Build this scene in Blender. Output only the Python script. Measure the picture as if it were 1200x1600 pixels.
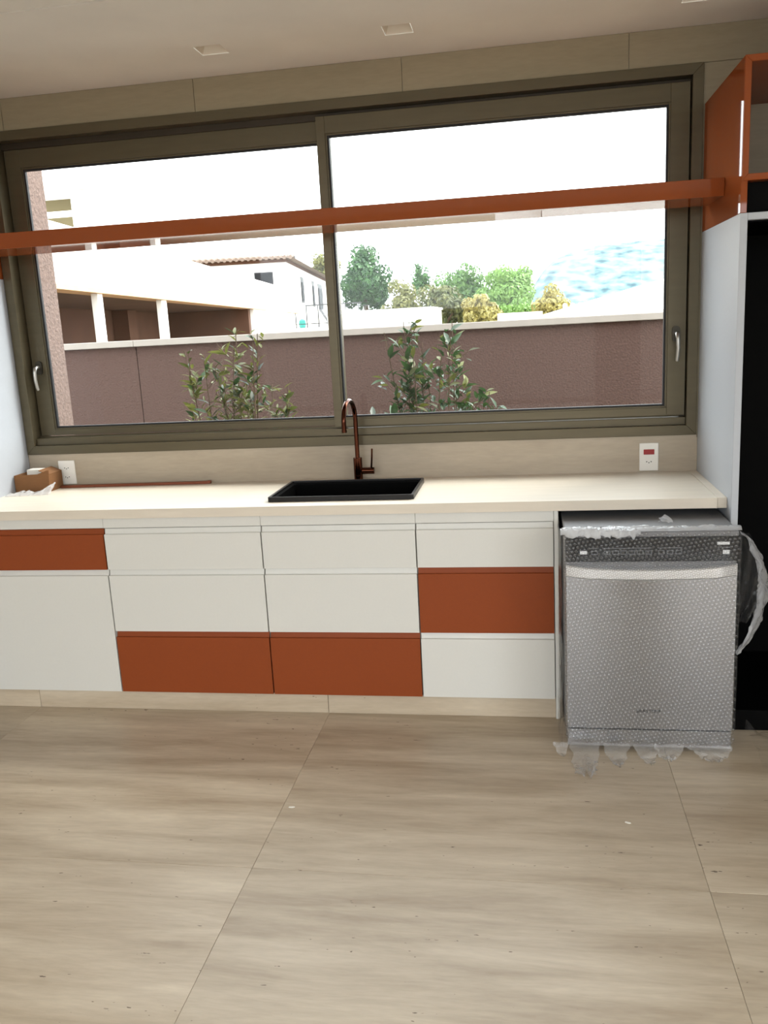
import bpy, bmesh, math, random
from mathutils import Vector, Matrix, noise as mn

for _o in list(bpy.data.objects):
    bpy.data.objects.remove(_o)
SC = bpy.context.scene
COL = SC.collection
random.seed(7)

# ------------------------------------------------------------------ camera
F_PX = 1358.0
CAM = Vector((0.94818, -3.96337, 1.61417))
RIGHT = Vector((0.98608, 0.15781, -0.05232))
UP = Vector((0.01761, 0.21380, 0.97672))
FWD = Vector((-0.16533, 0.96405, -0.20804))
cd = bpy.data.cameras.new('camera')
cam = bpy.data.objects.new('camera', cd)
COL.objects.link(cam)
cd.sensor_fit = 'VERTICAL'
cd.sensor_height = 24.0
cd.lens = F_PX * 24.0 / 1600.0
cd.clip_start = 0.02
cd.clip_end = 1000
cam.matrix_world = Matrix(((RIGHT.x, UP.x, -FWD.x, CAM.x), (RIGHT.y, UP.y, -FWD.y, CAM.y), (RIGHT.z, UP.z, -FWD.z, CAM.z), (0, 0, 0, 1)))
SC.camera = cam

# ------------------------------------------------------------------ light and exposure
SC.view_settings.view_transform = 'Standard'
SC.view_settings.look = 'None'
SC.view_settings.gamma = 1.0
SC.view_settings.use_curve_mapping = False
SC.view_settings.exposure = 1.05
world = bpy.data.worlds.new('overcast_sky')
SC.world = world
world.use_nodes = True
bg = world.node_tree.nodes['Background']
bg.inputs[0].default_value = (0.90, 0.955, 1.0, 1)
bg.inputs[1].default_value = 3.2
sd = bpy.data.lights.new('sun', 'SUN')
sd.energy = 2.5
sd.angle = math.radians(24)
sd.color = (1.0, 0.95, 0.88)
sun = bpy.data.objects.new('sun', sd)
COL.objects.link(sun)
sun.rotation_euler = Vector((-0.70, -0.42, -0.95)).to_track_quat('-Z', 'Y').to_euler()


def portal(name, loc, rot, sx, sy):
    l = bpy.data.lights.new(name, 'AREA')
    l.shape = 'RECTANGLE'
    l.size = sx
    l.size_y = sy
    l.cycles.is_portal = True
    o = bpy.data.objects.new(name, l)
    COL.objects.link(o)
    o.location = loc
    o.rotation_euler = rot


portal('window_portal', (0.08, 0.13, 1.83), (-math.pi / 2, 0, 0), 3.1, 1.4)
portal('terrace_portal', (-0.2, -6.02, 1.27), (math.pi / 2, 0, 0), 3.9, 2.55)
portal('terrace_portal_narrow', (2.57, -6.02, 1.22), (math.pi / 2, 0, 0), .9, 2.4)
portal('veranda_portal', (3.52, -4.37, 1.27), (0, math.pi / 2, 0), 2.55, 2.75)


# ------------------------------------------------------------------ helpers
def lin(r, g, b):
    def f(c):
        c /= 255.0
        return c / 12.92 if c <= 0.04045 else ((c + 0.055) / 1.055) ** 2.4
    return (f(r), f(g), f(b), 1.0)


def at(u, v, Y):
    d = RIGHT * ((u - 600) / F_PX) + UP * (-(v - 800) / F_PX) + FWD
    return CAM + d * ((Y - CAM.y) / d.y)


MATS = {}


def mat(name, col, rough=0.5, metal=0.0, var=0.0, scale=8.0, stretch=(1, 1, 1), bump=0.0, bscale=None, spec=0.5, coat=0.0, col2=None, detail=6.0, rvar=0.0):
    """Principled material: base colour varied by object-space noise, optional bump."""
    m = bpy.data.materials.new(name)
    m.use_nodes = True
    nt = m.node_tree
    p = nt.nodes['Principled BSDF']
    p.inputs['Roughness'].default_value = rough
    p.inputs['Metallic'].default_value = metal
    p.inputs['Specular IOR Level'].default_value = spec
    p.inputs['Coat Weight'].default_value = coat
    p.inputs['Coat Roughness'].default_value = 0.03
    p.inputs['Base Color'].default_value = col
    tc = nt.nodes.new('ShaderNodeTexCoord')
    mp = nt.nodes.new('ShaderNodeMapping')
    mp.inputs['Scale'].default_value = stretch
    nt.links.new(tc.outputs['Object'], mp.inputs['Vector'])
    if var > 0 or col2:
        n = nt.nodes.new('ShaderNodeTexNoise')
        n.inputs['Scale'].default_value = scale
        n.inputs['Detail'].default_value = detail
        nt.links.new(mp.outputs[0], n.inputs['Vector'])
        r = nt.nodes.new('ShaderNodeValToRGB')
        c2 = col2 or tuple(min(1, c * (1 + var)) for c in col[:3]) + (1,)
        c1 = col if col2 else tuple(c * (1 - var) for c in col[:3]) + (1,)
        r.color_ramp.elements[0].position = 0.33
        r.color_ramp.elements[1].position = 0.67
        r.color_ramp.elements[0].color = c1
        r.color_ramp.elements[1].color = c2
        nt.links.new(n.outputs['Fac'], r.inputs['Fac'])
        nt.links.new(r.outputs['Color'], p.inputs['Base Color'])
    if bump > 0:
        n2 = nt.nodes.new('ShaderNodeTexNoise')
        n2.inputs['Scale'].default_value = bscale or scale
        n2.inputs['Detail'].default_value = 4
        nt.links.new(mp.outputs[0], n2.inputs['Vector'])
        b = nt.nodes.new('ShaderNodeBump')
        b.inputs['Strength'].default_value = bump
        b.inputs['Distance'].default_value = 0.01
        nt.links.new(n2.outputs['Fac'], b.inputs['Height'])
        nt.links.new(b.outputs['Normal'], p.inputs['Normal'])
    MATS[name] = m
    return m


def film_material(name, trans, tint=(1, 1, 1, 1), rough=0.12, gloss=0.5, bump=0.0, ior=1.45, bscale=60, rim=0.0):
    """Thin clear sheet: transparent body, a diffuse-white share, and a Fresnel gloss."""
    m = bpy.data.materials.new(name)
    m.use_nodes = True
    nt = m.node_tree
    for n in list(nt.nodes):
        nt.nodes.remove(n)
    out = nt.nodes.new('ShaderNodeOutputMaterial')
    tr = nt.nodes.new('ShaderNodeBsdfTransparent')
    tr.inputs[0].default_value = tint
    gl = nt.nodes.new('ShaderNodeBsdfGlossy')
    gl.inputs['Roughness'].default_value = rough
    # Schlick reflectance from the angle of view, the same on both faces of the sheet
    f0 = ((ior - 1) / (ior + 1)) ** 2
    ge = nt.nodes.new('ShaderNodeNewGeometry')
    dt = nt.nodes.new('ShaderNodeVectorMath')
    dt.operation = 'DOT_PRODUCT'
    nt.links.new(ge.outputs['Incoming'], dt.inputs[0])
    nt.links.new(ge.outputs['Normal'], dt.inputs[1])

    def mth(op, a, bb):
        n = nt.nodes.new('ShaderNodeMath')
        n.operation = op
        for i, q in enumerate((a, bb)):
            if isinstance(q, (int, float)):
                n.inputs[i].default_value = q
            elif q is not None:
                nt.links.new(q, n.inputs[i])
        return n.outputs[0]
    ab = mth('ABSOLUTE', dt.outputs['Value'], None)
    sch = mth('ADD', mth('MULTIPLY', mth('POWER', mth('SUBTRACT', 1.0, ab), 5.0), 1 - f0), f0)
    last = tr.outputs[0]
    if rim > 0:
        # a thick curved edge bends light away: less gets straight through where the sheet turns
        rp = mth('SUBTRACT', 1.0, mth('MULTIPLY', mth('POWER', mth('SUBTRACT', 1.0, ab), 1.2), rim))
        cx_ = nt.nodes.new('ShaderNodeCombineXYZ')
        for i in range(3):
            nt.links.new(rp, cx_.inputs[i])
        nt.links.new(cx_.outputs[0], tr.inputs[0])
    if trans < 1:
        df = nt.nodes.new('ShaderNodeBsdfDiffuse')
        df.inputs[0].default_value = (0.85, 0.86, 0.88, 1)
        tl = nt.nodes.new('ShaderNodeBsdfTranslucent')
        tl.inputs[0].default_value = (0.85, 0.86, 0.88, 1)
        mx = nt.nodes.new('ShaderNodeMixShader')
        mx.inputs[0].default_value = 0.4
        nt.links.new(df.outputs[0], mx.inputs[1])
        nt.links.new(tl.outputs[0], mx.inputs[2])
        m2 = nt.nodes.new('ShaderNodeMixShader')
        m2.inputs[0].default_value = 1 - trans
        nt.links.new(last, m2.inputs[1])
        nt.links.new(mx.outputs[0], m2.inputs[2])
        last = m2.outputs[0]
    m3 = nt.nodes.new('ShaderNodeMixShader')
    mul = nt.nodes.new('ShaderNodeMath')
    mul.operation = 'MULTIPLY'
    mul.inputs[1].default_value = gloss
    mul.use_clamp = True
    nt.links.new(sch, mul.inputs[0])
    nt.links.new(mul.outputs[0], m3.inputs[0])
    nt.links.new(last, m3.inputs[1])
    nt.links.new(gl.outputs[0], m3.inputs[2])
    nt.links.new(m3.outputs[0], out.inputs[0])
    if bump > 0:
        tc = nt.nodes.new('ShaderNodeTexCoord')
        n2 = nt.nodes.new('ShaderNodeTexNoise')
        n2.inputs['Scale'].default_value = bscale
        nt.links.new(tc.outputs['Object'], n2.inputs['Vector'])
        b = nt.nodes.new('ShaderNodeBump')
        b.inputs['Strength'].default_value = bump
        b.inputs['Distance'].default_value = 0.01
        nt.links.new(n2.outputs['Fac'], b.inputs['Height'])
        nt.links.new(b.outputs['Normal'], gl.inputs['Normal'])
        nt.links.new(b.outputs['Normal'], dt.inputs[1])
    MATS[name] = m
    return m


def travertine(name, c_lo, c_hi, rough=0.42, pits=True, tile_var=0.10, coat=0.0):
    """Vein-cut travertine: bands along x, small dark pits, tone shifted per slab."""
    m = bpy.data.materials.new(name)
    m.use_nodes = True
    nt = m.node_tree
    L = nt.links.new
    p = nt.nodes['Principled BSDF']
    p.inputs['Roughness'].default_value = rough
    geo = nt.nodes.new('ShaderNodeNewGeometry')
    oi = nt.nodes.new('ShaderNodeObjectInfo')
    off = nt.nodes.new('ShaderNodeVectorMath')
    off.operation = 'MULTIPLY_ADD'
    rv = nt.nodes.new('ShaderNodeCombineXYZ')
    for i in range(3):
        L(oi.outputs['Random'], rv.inputs[i])
    L(rv.outputs[0], off.inputs[0])
    off.inputs[1].default_value = (7, 11, 5)
    L(geo.outputs['Position'], off.inputs[2])
    mp = nt.nodes.new('ShaderNodeMapping')
    mp.inputs['Scale'].default_value = (0.8, 6.0, 6.0)
    L(off.outputs[0], mp.inputs['Vector'])
    n1 = nt.nodes.new('ShaderNodeTexNoise')
    n1.inputs['Scale'].default_value = 1.6
    n1.inputs['Detail'].default_value = 8
    n1.inputs['Roughness'].default_value = 0.62
    n1.inputs['Distortion'].default_value = 0.3
    L(mp.outputs[0], n1.inputs['Vector'])
    cr = nt.nodes.new('ShaderNodeValToRGB')
    cr.color_ramp.elements[0].position = 0.30
    cr.color_ramp.elements[1].position = 0.70
    cr.color_ramp.elements[0].color = c_lo
    cr.color_ramp.elements[1].color = c_hi
    L(n1.outputs['Fac'], cr.inputs['Fac'])
    # fine grain
    mp2 = nt.nodes.new('ShaderNodeMapping')
    mp2.inputs['Scale'].default_value = (6, 30, 30)
    L(off.outputs[0], mp2.inputs['Vector'])
    n2 = nt.nodes.new('ShaderNodeTexNoise')
    n2.inputs['Scale'].default_value = 3.0
    n2.inputs['Detail'].default_value = 5
    L(mp2.outputs[0], n2.inputs['Vector'])
    mr = nt.nodes.new('ShaderNodeMapRange')
    mr.inputs['To Min'].default_value = 0.88
    mr.inputs['To Max'].default_value = 1.10
    L(n2.outputs['Fac'], mr.inputs['Value'])
    tv = nt.nodes.new('ShaderNodeMapRange')
    tv.inputs['To Min'].default_value = 1 - tile_var
    tv.inputs['To Max'].default_value = 1 + tile_var * 0.5
    L(oi.outputs['Random'], tv.inputs['Value'])
    mu = nt.nodes.new('ShaderNodeMath')
    mu.operation = 'MULTIPLY'
    L(mr.outputs[0], mu.inputs[0])
    L(tv.outputs[0], mu.inputs[1])
    mc = nt.nodes.new('ShaderNodeMix')
    mc.data_type = 'RGBA'
    mc.blend_type = 'MULTIPLY'
    mc.inputs['Factor'].default_value = 1
    L(cr.outputs[0], mc.inputs['A'])
    L(mu.outputs[0], mc.inputs['B'])
    last = mc.outputs['Result']
    if pits:
        mp3 = nt.nodes.new('ShaderNodeMapping')
        mp3.inputs['Scale'].default_value = (14, 46, 46)
        L(off.outputs[0], mp3.inputs['Vector'])
        n3 = nt.nodes.new('ShaderNodeTexNoise')
        n3.inputs['Scale'].default_value = 2.2
        n3.inputs['Detail'].default_value = 2
        L(mp3.outputs[0], n3.inputs['Vector'])
        mp4 = nt.nodes.new('ShaderNodeMapping')
        mp4.inputs['Scale'].default_value = (1.5, 12, 12)
        L(off.outputs[0], mp4.inputs['Vector'])
        n4 = nt.nodes.new('ShaderNodeTexNoise')
        n4.inputs['Scale'].default_value = 1.4
        L(mp4.outputs[0], n4.inputs['Vector'])
        ad = nt.nodes.new('ShaderNodeMath')
        ad.operation = 'MULTIPLY_ADD'
        L(n4.outputs['Fac'], ad.inputs[0])
        ad.inputs[1].default_value = 0.35
        L(n3.outputs['Fac'], ad.inputs[2])
        cp = nt.nodes.new('ShaderNodeValToRGB')
        cp.color_ramp.elements[0].position = 0.925
        cp.color_ramp.elements[1].position = 0.955
        L(ad.outputs[0], cp.inputs['Fac'])
        md = nt.nodes.new('ShaderNodeMix')
        md.data_type = 'RGBA'
        L(cp.outputs[0], md.inputs['Factor'])
        L(last, md.inputs['A'])
        md.inputs['B'].default_value = lin(92, 74, 58)
        last = md.outputs['Result']
        b = nt.nodes.new('ShaderNodeBump')
        b.inputs['Strength'].default_value = 0.3
        b.inputs['Distance'].default_value = 0.003
        b.invert = True
        L(cp.outputs[0], b.inputs['Height'])
        L(b.outputs['Normal'], p.inputs['Normal'])
    L(last, p.inputs['Base Color'])
    MATS[name] = m
    return m


def leafy(name, c1, c2, trans=0.35, rough=0.5):
    m = bpy.data.materials.new(name)
    m.use_nodes = True
    nt = m.node_tree
    L = nt.links.new
    p = nt.nodes['Principled BSDF']
    p.inputs['Roughness'].default_value = rough
    tc = nt.nodes.new('ShaderNodeNewGeometry')
    oi = nt.nodes.new('ShaderNodeObjectInfo')
    n = nt.nodes.new('ShaderNodeTexNoise')
    n.inputs['Scale'].default_value = 2.5
    n.inputs['Detail'].default_value = 4
    L(tc.outputs['Position'], n.inputs['Vector'])
    ad = nt.nodes.new('ShaderNodeMath')
    ad.operation = 'MULTIPLY_ADD'
    L(oi.outputs['Random'], ad.inputs[0])
    ad.inputs[1].default_value = 0.5
    L(n.outputs['Fac'], ad.inputs[2])
    r = nt.nodes.new('ShaderNodeValToRGB')
    r.color_ramp.elements[0].position = 0.45
    r.color_ramp.elements[1].position = 0.95
    r.color_ramp.elements[0].color = c1
    r.color_ramp.elements[1].color = c2
    L(ad.outputs[0], r.inputs['Fac'])
    L(r.outputs[0], p.inputs['Base Color'])
    tl = nt.nodes.new('ShaderNodeBsdfTranslucent')
    L(r.outputs[0], tl.inputs[0])
    mx = nt.nodes.new('ShaderNodeMixShader')
    mx.inputs[0].default_value = trans
    out = nt.nodes['Material Output']
    L(p.outputs[0], mx.inputs[1])
    L(tl.outputs[0], mx.inputs[2])
    L(mx.outputs[0], out.inputs[0])
    MATS[name] = m
    return m


# ---- mesh builders
def BM():
    return bmesh.new()


def box(bm, x0, x1, y0, y1, z0, z1, bev=0.0, seg=1):
    mtx = Matrix.Translation(((x0 + x1) / 2, (y0 + y1) / 2, (z0 + z1) / 2)) @ Matrix.Diagonal((x1 - x0, y1 - y0, z1 - z0, 1))
    r = bmesh.ops.create_cube(bm, size=1.0, matrix=mtx)
    if bev > 0:
        es = list({e for v in r['verts'] for e in v.link_edges})
        bmesh.ops.bevel(bm, geom=es, offset=bev, segments=seg, affect='EDGES', profile=0.5)
    return bm


def prism(bm, pts, ax, a0, a1):
    """Extrude a 2-D outline along axis ax ('x': pts are (y,z); 'y': (x,z); 'z': (x,y))."""
    def P(p, a):
        return {'x': (a, p[0], p[1]), 'y': (p[0], a, p[1]), 'z': (p[0], p[1], a)}[ax]
    A = [bm.verts.new(P(p, a0)) for p in pts]
    B = [bm.verts.new(P(p, a1)) for p in pts]
    n = len(pts)
    for i in range(n):
        bm.faces.new((A[i], A[(i + 1) % n], B[(i + 1) % n], B[i]))
    bm.faces.new(A)
    bm.faces.new(list(reversed(B)))
    return bm


def tube(bm, pts, r, n=10, cap=True):
    pts = [Vector(p) for p in pts]
    rings = []
    prev = None
    for i, p in enumerate(pts):
        t = (pts[min(i + 1, len(pts) - 1)] - pts[max(i - 1, 0)]).normalized()
        if prev is None:
            a = Vector((0, 0, 1)) if abs(t.z) < 0.9 else Vector((1, 0, 0))
            u = t.cross(a).normalized()
        else:
            u = (prev - t * prev.dot(t)).normalized()
        prev = u
        w = t.cross(u)
        rr = r[i] if isinstance(r, (list, tuple)) else r
        rings.append([bm.verts.new(p + (u * math.cos(2 * math.pi * k / n) + w * math.sin(2 * math.pi * k / n)) * rr) for k in range(n)])
    for a, b in zip(rings, rings[1:]):
        for k in range(n):
            bm.faces.new((a[k], a[(k + 1) % n], b[(k + 1) % n], b[k]))
    if cap:
        bm.faces.new(list(reversed(rings[0])))
        bm.faces.new(rings[-1])
    return bm


def sheet(bm, fn, nu, nv, keep=None):
    g = [[bm.verts.new(fn(i / nu, j / nv)) for j in range(nv + 1)] for i in range(nu + 1)]
    for i in range(nu):
        for j in range(nv):
            if keep is None or keep((i + .5) / nu, (j + .5) / nv):
                bm.faces.new((g[i][j], g[i + 1][j], g[i + 1][j + 1], g[i][j + 1]))
    bmesh.ops.delete(bm, geom=[v for v in bm.verts if not v.link_faces], context='VERTS')
    return bm


def root_loc(o):
    while o.parent is not None:
        o = o.parent
    return Vector(o.location)


def obj(name, bm, m, parent=None, smooth=None, thick=0.0):
    """Link a bmesh as ONE mesh object; a part keeps its thing's origin."""
    bmesh.ops.recalc_face_normals(bm, faces=bm.faces[:])
    if parent is not None:
        o0 = root_loc(parent)
    else:
        xs = [v.co.x for v in bm.verts]
        ys = [v.co.y for v in bm.verts]
        zs = [v.co.z for v in bm.verts]
        o0 = Vector(((min(xs) + max(xs)) / 2, (min(ys) + max(ys)) / 2, min(zs)))
    bmesh.ops.translate(bm, verts=bm.verts[:], vec=-o0)
    me = bpy.data.meshes.new(name)
    bm.to_mesh(me)
    bm.free()
    me.materials.append(MATS[m] if isinstance(m, str) else m)
    if smooth is not None:
        for p in me.polygons:
            p.use_smooth = True
        me.set_sharp_from_angle(angle=math.radians(smooth))
    o = bpy.data.objects.new(name, me)
    COL.objects.link(o)
    if parent is not None:
        o.parent = parent
    else:
        o.location = o0
    if thick > 0:
        md = o.modifiers.new('thickness', 'SOLIDIFY')
        md.thickness = thick
    return o


def tag(o, label=None, cat=None, group=None, kind=None):
    if label:
        o['label'] = label
    if cat:
        o['category'] = cat
    if group:
        o['group'] = group
    if kind:
        o['kind'] = kind
    return o


def thing(name, loc, label=None, cat=None, group=None, kind=None):
    o = bpy.data.objects.new(name, None)
    o.empty_display_size = 0.1
    COL.objects.link(o)
    o.location = loc
    return tag(o, label, cat, group, kind)


def bx(name, m, parent, *d, bev=0.002):
    return obj(name, box(BM(), *d, bev=bev), m, parent)


# ------------------------------------------------------------------ materials
travertine('floor_stone', lin(158, 140, 117), lin(204, 190, 168), rough=0.40)
travertine('plinth_stone', lin(180, 162, 138), lin(208, 194, 172), rough=0.5)
travertine('wall_stone', lin(142, 132, 108), lin(154, 143, 119), rough=0.5, pits=False, tile_var=0.05)
travertine('splash_stone', lin(166, 152, 132), lin(182, 169, 150), rough=0.45, pits=False, tile_var=0.02)
mat('plaster', lin(230, 228, 221), 0.9, var=0.03, scale=3, bump=0.05, bscale=60)
mat('mortar', lin(150, 134, 112), 0.9)
mat('wall_paint', lin(205, 198, 186), 0.9, var=0.02, scale=2)
mat('bronze_frame', lin(92, 84, 65), 0.38, 0.5, var=0.05, scale=5, stretch=(1, 1, 8), bump=0.02, bscale=90)
mat('bronze_frame_dark', lin(62, 54, 43), 0.42, 0.5, var=0.05, scale=5)
mat('gasket', (0.006, 0.006, 0.007, 1), 0.6)
mat('satin_metal', lin(180, 178, 172), 0.32, 1.0)
mat('dark_plate', lin(70, 66, 58), 0.4, 0.8)
film_material('window_glass', 1.0, (0.97, 0.98, 0.97, 1), rough=0.0, gloss=1.0, ior=1.26)
mat('counter_stone', lin(217, 207, 191), 0.42, var=0.03, scale=5, stretch=(1, 6, 6))
mat('white_laminate', lin(214, 213, 207), 0.42, var=0.008, scale=120, bump=0.015, bscale=400)
mat('white_panel', lin(180, 185, 192), 0.45, var=0.01, scale=80, bump=0.02, bscale=300)
mat('terracotta_laminate', lin(138, 66, 30), 0.5, spec=0.2, var=0.02, scale=100, bump=0.015, bscale=400)
mat('terracotta_gloss', lin(142, 72, 36), 0.35, coat=0.6, spec=0.0)
mat('carcass', lin(150, 146, 138), 0.6)
mat('recess_shade_black', (0.0015, 0.0015, 0.0015, 1), 0.6, spec=0.06)  # near-black base colour puts the deep shade of niche and gap into the material
mat('black_sink', (0.002, 0.002, 0.002, 1), 0.6, spec=0.03, bump=0.05, bscale=300)
mat('sink_edge', (0.007, 0.006, 0.006, 1), 0.35, 0.0, spec=0.3)
mat('copper', lin(74, 42, 30), 0.13, 1.0, var=0.03, scale=20)
mat('steel', lin(172, 173, 176), 0.21, 1.0, var=0.03, scale=6, stretch=(0.6, 40, 40))
_p = MATS['steel'].node_tree.nodes['Principled BSDF']
_p.inputs['Anisotropic'].default_value = 0.95
_p.inputs['Anisotropic Rotation'].default_value = 0.25
_tg = MATS['steel'].node_tree.nodes.new('ShaderNodeTangent')
_tg.direction_type = 'RADIAL'
_tg.axis = 'Z'
MATS['steel'].node_tree.links.new(_tg.outputs[0], _p.inputs['Tangent'])
mat('steel_handle', lin(226, 227, 229), 0.28, 0.7)
mat('dishwasher_side', lin(120, 120, 122), 0.5, 0.3)
mat('black_glass', (0.004, 0.004, 0.006, 1), 0.15, spec=0.25)
mat('panel_print', lin(120, 122, 126), 0.5)
mat('label_white', lin(236, 238, 240), 0.5)
mat('logo_dark', (0.02, 0.02, 0.02, 1), 0.4)
film_material('wrap_film', 0.98, rough=0.18, gloss=0.7, bump=0.35, bscale=90)
film_material('wrap_bubble', 0.988, rough=0.05, gloss=2.5, rim=0.82)
film_material('wrap_crumple', 0.45, rough=0.14, gloss=1.6, bump=0.5, bscale=120)
film_material('wrap_torn', 0.76, rough=0.14, gloss=1.6, bump=0.5, bscale=120)
film_material('thin_bag', 0.40, rough=0.2, gloss=1.2, bump=0.5, bscale=80)
mat('cardboard', lin(122, 82, 46), 0.85, var=0.05, scale=30, stretch=(1, 1, 6))
mat('paper_white', lin(226, 222, 212), 0.8)
mat('switch_white', lin(236, 233, 226), 0.4)
mat('switch_red', lin(150, 20, 22), 0.35)
mat('socket_hole', (0.01, 0.01, 0.01, 1), 0.7)
mat('bar_copper', lin(130, 76, 56), 0.35, 0.7)
mat('lamp_white', lin(225, 218, 204), 0.6)
mat('spring_dark', lin(70, 60, 48), 0.5, 0.6)
mat('stucco_wall', lin(72, 52, 45), 0.95, var=0.16, scale=60, bump=1.0, bscale=70, detail=8)
mat('stucco_light', lin(108, 90, 82), 0.95, var=0.18, scale=45, bump=1.0, bscale=60, detail=8)
mat('coping', lin(140, 132, 124), 0.8, var=0.05, scale=6)
mat('white_render', lin(236, 232, 226), 0.9, var=0.02, scale=1.5)
mat('raw_render', lin(98, 90, 66), 0.95, var=0.14, scale=1.2)
mat('red_render', lin(92, 62, 46), 0.95, var=0.14, scale=1.2)
mat('fascia_board', lin(200, 160, 124), 0.9, var=0.06, scale=3)
mat('roof_tile', lin(122, 104, 92), 0.9, var=0.1, scale=4)
mat('roof_pale', lin(226, 220, 212), 0.9, var=0.04, scale=3)
mat('dark_window', (0.01, 0.01, 0.012, 1), 0.5, spec=0.1)
mat('dark_metal', lin(58, 58, 58), 0.5, 0.5)
mat('teal_plastic', lin(30, 120, 112), 0.4)
mat('grey_sling', lin(96, 96, 98), 0.8)
mat('ground', lin(110, 100, 80), 0.95, var=0.15, scale=2)
mat('hill_forest_haze', lin(40, 66, 74), 0.95, col2=lin(112, 138, 140), scale=0.45, detail=10, stretch=(1, .15, 2.5))  # blue-grey tint puts distance haze into the forest colour
mat('bark', lin(86, 70, 54), 0.9, var=0.15, scale=20)
leafy('leaf_shrub_yellow', lin(48, 56, 22), lin(104, 108, 50), 0.35, 0.5)
leafy('leaf_shrub_green', lin(18, 40, 18), lin(50, 80, 38), 0.3, 0.42)
leafy('leaf_tree_dark', lin(30, 68, 32), lin(88, 132, 66), 0.3)
leafy('leaf_tree_mid', lin(50, 86, 38), lin(112, 148, 68), 0.3)
leafy('leaf_tree_olive', lin(74, 82, 40), lin(136, 134, 76), 0.3)
leafy('leaf_tree_gold', lin(104, 98, 46), lin(160, 148, 80), 0.3)

# ------------------------------------------------------------------ measures (metres)
ZC = 2.7265
H = 0.9215
XL, XP = -1.515, 1.679
YC, YF, YK, YP = -0.610, -0.5905, -0.5705, -0.677
S0, S1, S2, S3, S4 = XL + 0.003, -0.8516, -0.153, 0.4937, 1.040
R0, R1, R2, R3 = 0.832, 0.6486, 0.3696, 0.0915
ROOM_X0, ROOM_X1, ROOM_Y = -2.4, 3.5, -6.0
WX0, WX1, WZ0, WZ1 = -1.511, 1.672, 1.083, 2.586

# ------------------------------------------------------------------ floor
fl = tag(bx('floor', 'mortar', None, ROOM_X0 - .2, ROOM_X1 + .2, ROOM_Y - .2, 0.25, -0.15, -0.014, bev=0), kind='structure')
fx = [0.082 + 1.352 * k for k in range(-2, 3)]
fx = [ROOM_X0] + fx[0:] + [ROOM_X1]
fx = sorted(x for x in fx if ROOM_X0 <= x <= ROOM_X1)
fy = [ROOM_Y] + [-0.57 - 1.10 * k for k in range(4, -1, -1)] + [-0.001]
tile_cache = {}
for i in range(len(fx) - 1):
    for j in range(len(fy) - 1):
        g = 0.0004
        w, d = fx[i + 1] - fx[i] - 2 * g, fy[j + 1] - fy[j] - 2 * g
        key = (round(w, 3), round(d, 3))
        if key not in tile_cache:
            b = box(BM(), 0, w, 0, d, -0.0135, 0, bev=0.0008)
            bmesh.ops.recalc_face_normals(b, faces=b.faces[:])
            me = bpy.data.meshes.new('floor_tile')
            b.to_mesh(me)
            b.free()
            me.materials.append(MATS['floor_stone'])
            tile_cache[key] = me
        t = bpy.data.objects.new('floor_tile', tile_cache[key])
        COL.objects.link(t)
        t.parent = fl
        t.location = Vector((fx[i] + g, fy[j] + g, 0)) - Vector(fl.location)

# ------------------------------------------------------------------ walls
b = BM()
box(b, ROOM_X0 - .2, WX0 + .02, 0.0105, 0.16, -0.014, ZC + .1)
box(b, WX1 - .02, ROOM_X1 + .2, 0.0105, 0.16, -0.014, ZC + .1)
box(b, WX0 + .02, WX1 - .02, 0.0105, 0.16, -0.014, WZ0 + .02)
box(b, WX0 + .02, WX1 - .02, 0.0105, 0.16, WZ1 - .02, ZC + .1)
ww = tag(obj('wall_window', b, 'wall_paint'), kind='structure')
for x0, x1 in ((ROOM_X0, -1.4135), (-1.4115, -0.484), (-0.482, 0.445), (0.447, 1.378), (1.380, 2.31), (2.312, ROOM_X1)):
    z0 = WZ1 + .0015
    if x1 <= WX1:
        bx('wall_tile', 'wall_stone', ww, x0, x1, 0, 0.010, z0, ZC - 0.001, bev=0.0006)
    else:
        # tiles at the right turn the corner of the window
        xa = max(x0, WX1 + 0.0015)
        bx('wall_tile', 'wall_stone', ww, x0, x1, 0, 0.010, z0, ZC - 0.001, bev=0.0006)
bx('wall_tile', 'wall_stone', ww, ROOM_X0, WX0 - .0015, 0, 0.010, 1.07, WZ1, bev=0.0006)
bx('wall_tile', 'wall_stone', ww, WX1 + .0015, ROOM_X1, 0, 0.010, 1.07, WZ1, bev=0.0006)
bx('backsplash_slab', 'splash_stone', ww, XL, XP, 0, 0.010, H - .03, WZ0 - .0015, bev=0.0006)
tag(bx('wall_left', 'wall_paint', None, ROOM_X0 - .2, ROOM_X0, ROOM_Y - .2, 0.0105, -0.014, ZC + .1, bev=0), kind='structure')
b = BM()
box(b, ROOM_X1, ROOM_X1 + .2, ROOM_Y - .2, -5.75, -0.014, ZC + .1)
box(b, ROOM_X1, ROOM_X1 + .2, -3.00, 0.0105, -0.014, ZC + .1)
box(b, ROOM_X1, ROOM_X1 + .2, -5.75, -3.00, 2.55, ZC + .1)
tag(obj('wall_right', b, 'wall_paint'), kind='structure')
b = BM()
box(b, ROOM_X0, -2.15, ROOM_Y - .2, ROOM_Y, -0.014, ZC + .1)
box(b, 3.05, ROOM_X1, ROOM_Y - .2, ROOM_Y, -0.014, ZC + .1)
box(b, -2.15, 3.05, ROOM_Y - .2, ROOM_Y, 2.55, ZC + .1)
tag(obj('wall_back', b, 'wall_paint'), kind='structure')
tag(bx('dark_band_pillar_1', 'bronze_frame_dark', None, 1.70, 2.18, ROOM_Y - .19, ROOM_Y - .02, -0.0005, 2.549, bev=0.003), kind='structure')  # unseen pillar, widened and darkened to deepen the band reflected in the steel

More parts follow.
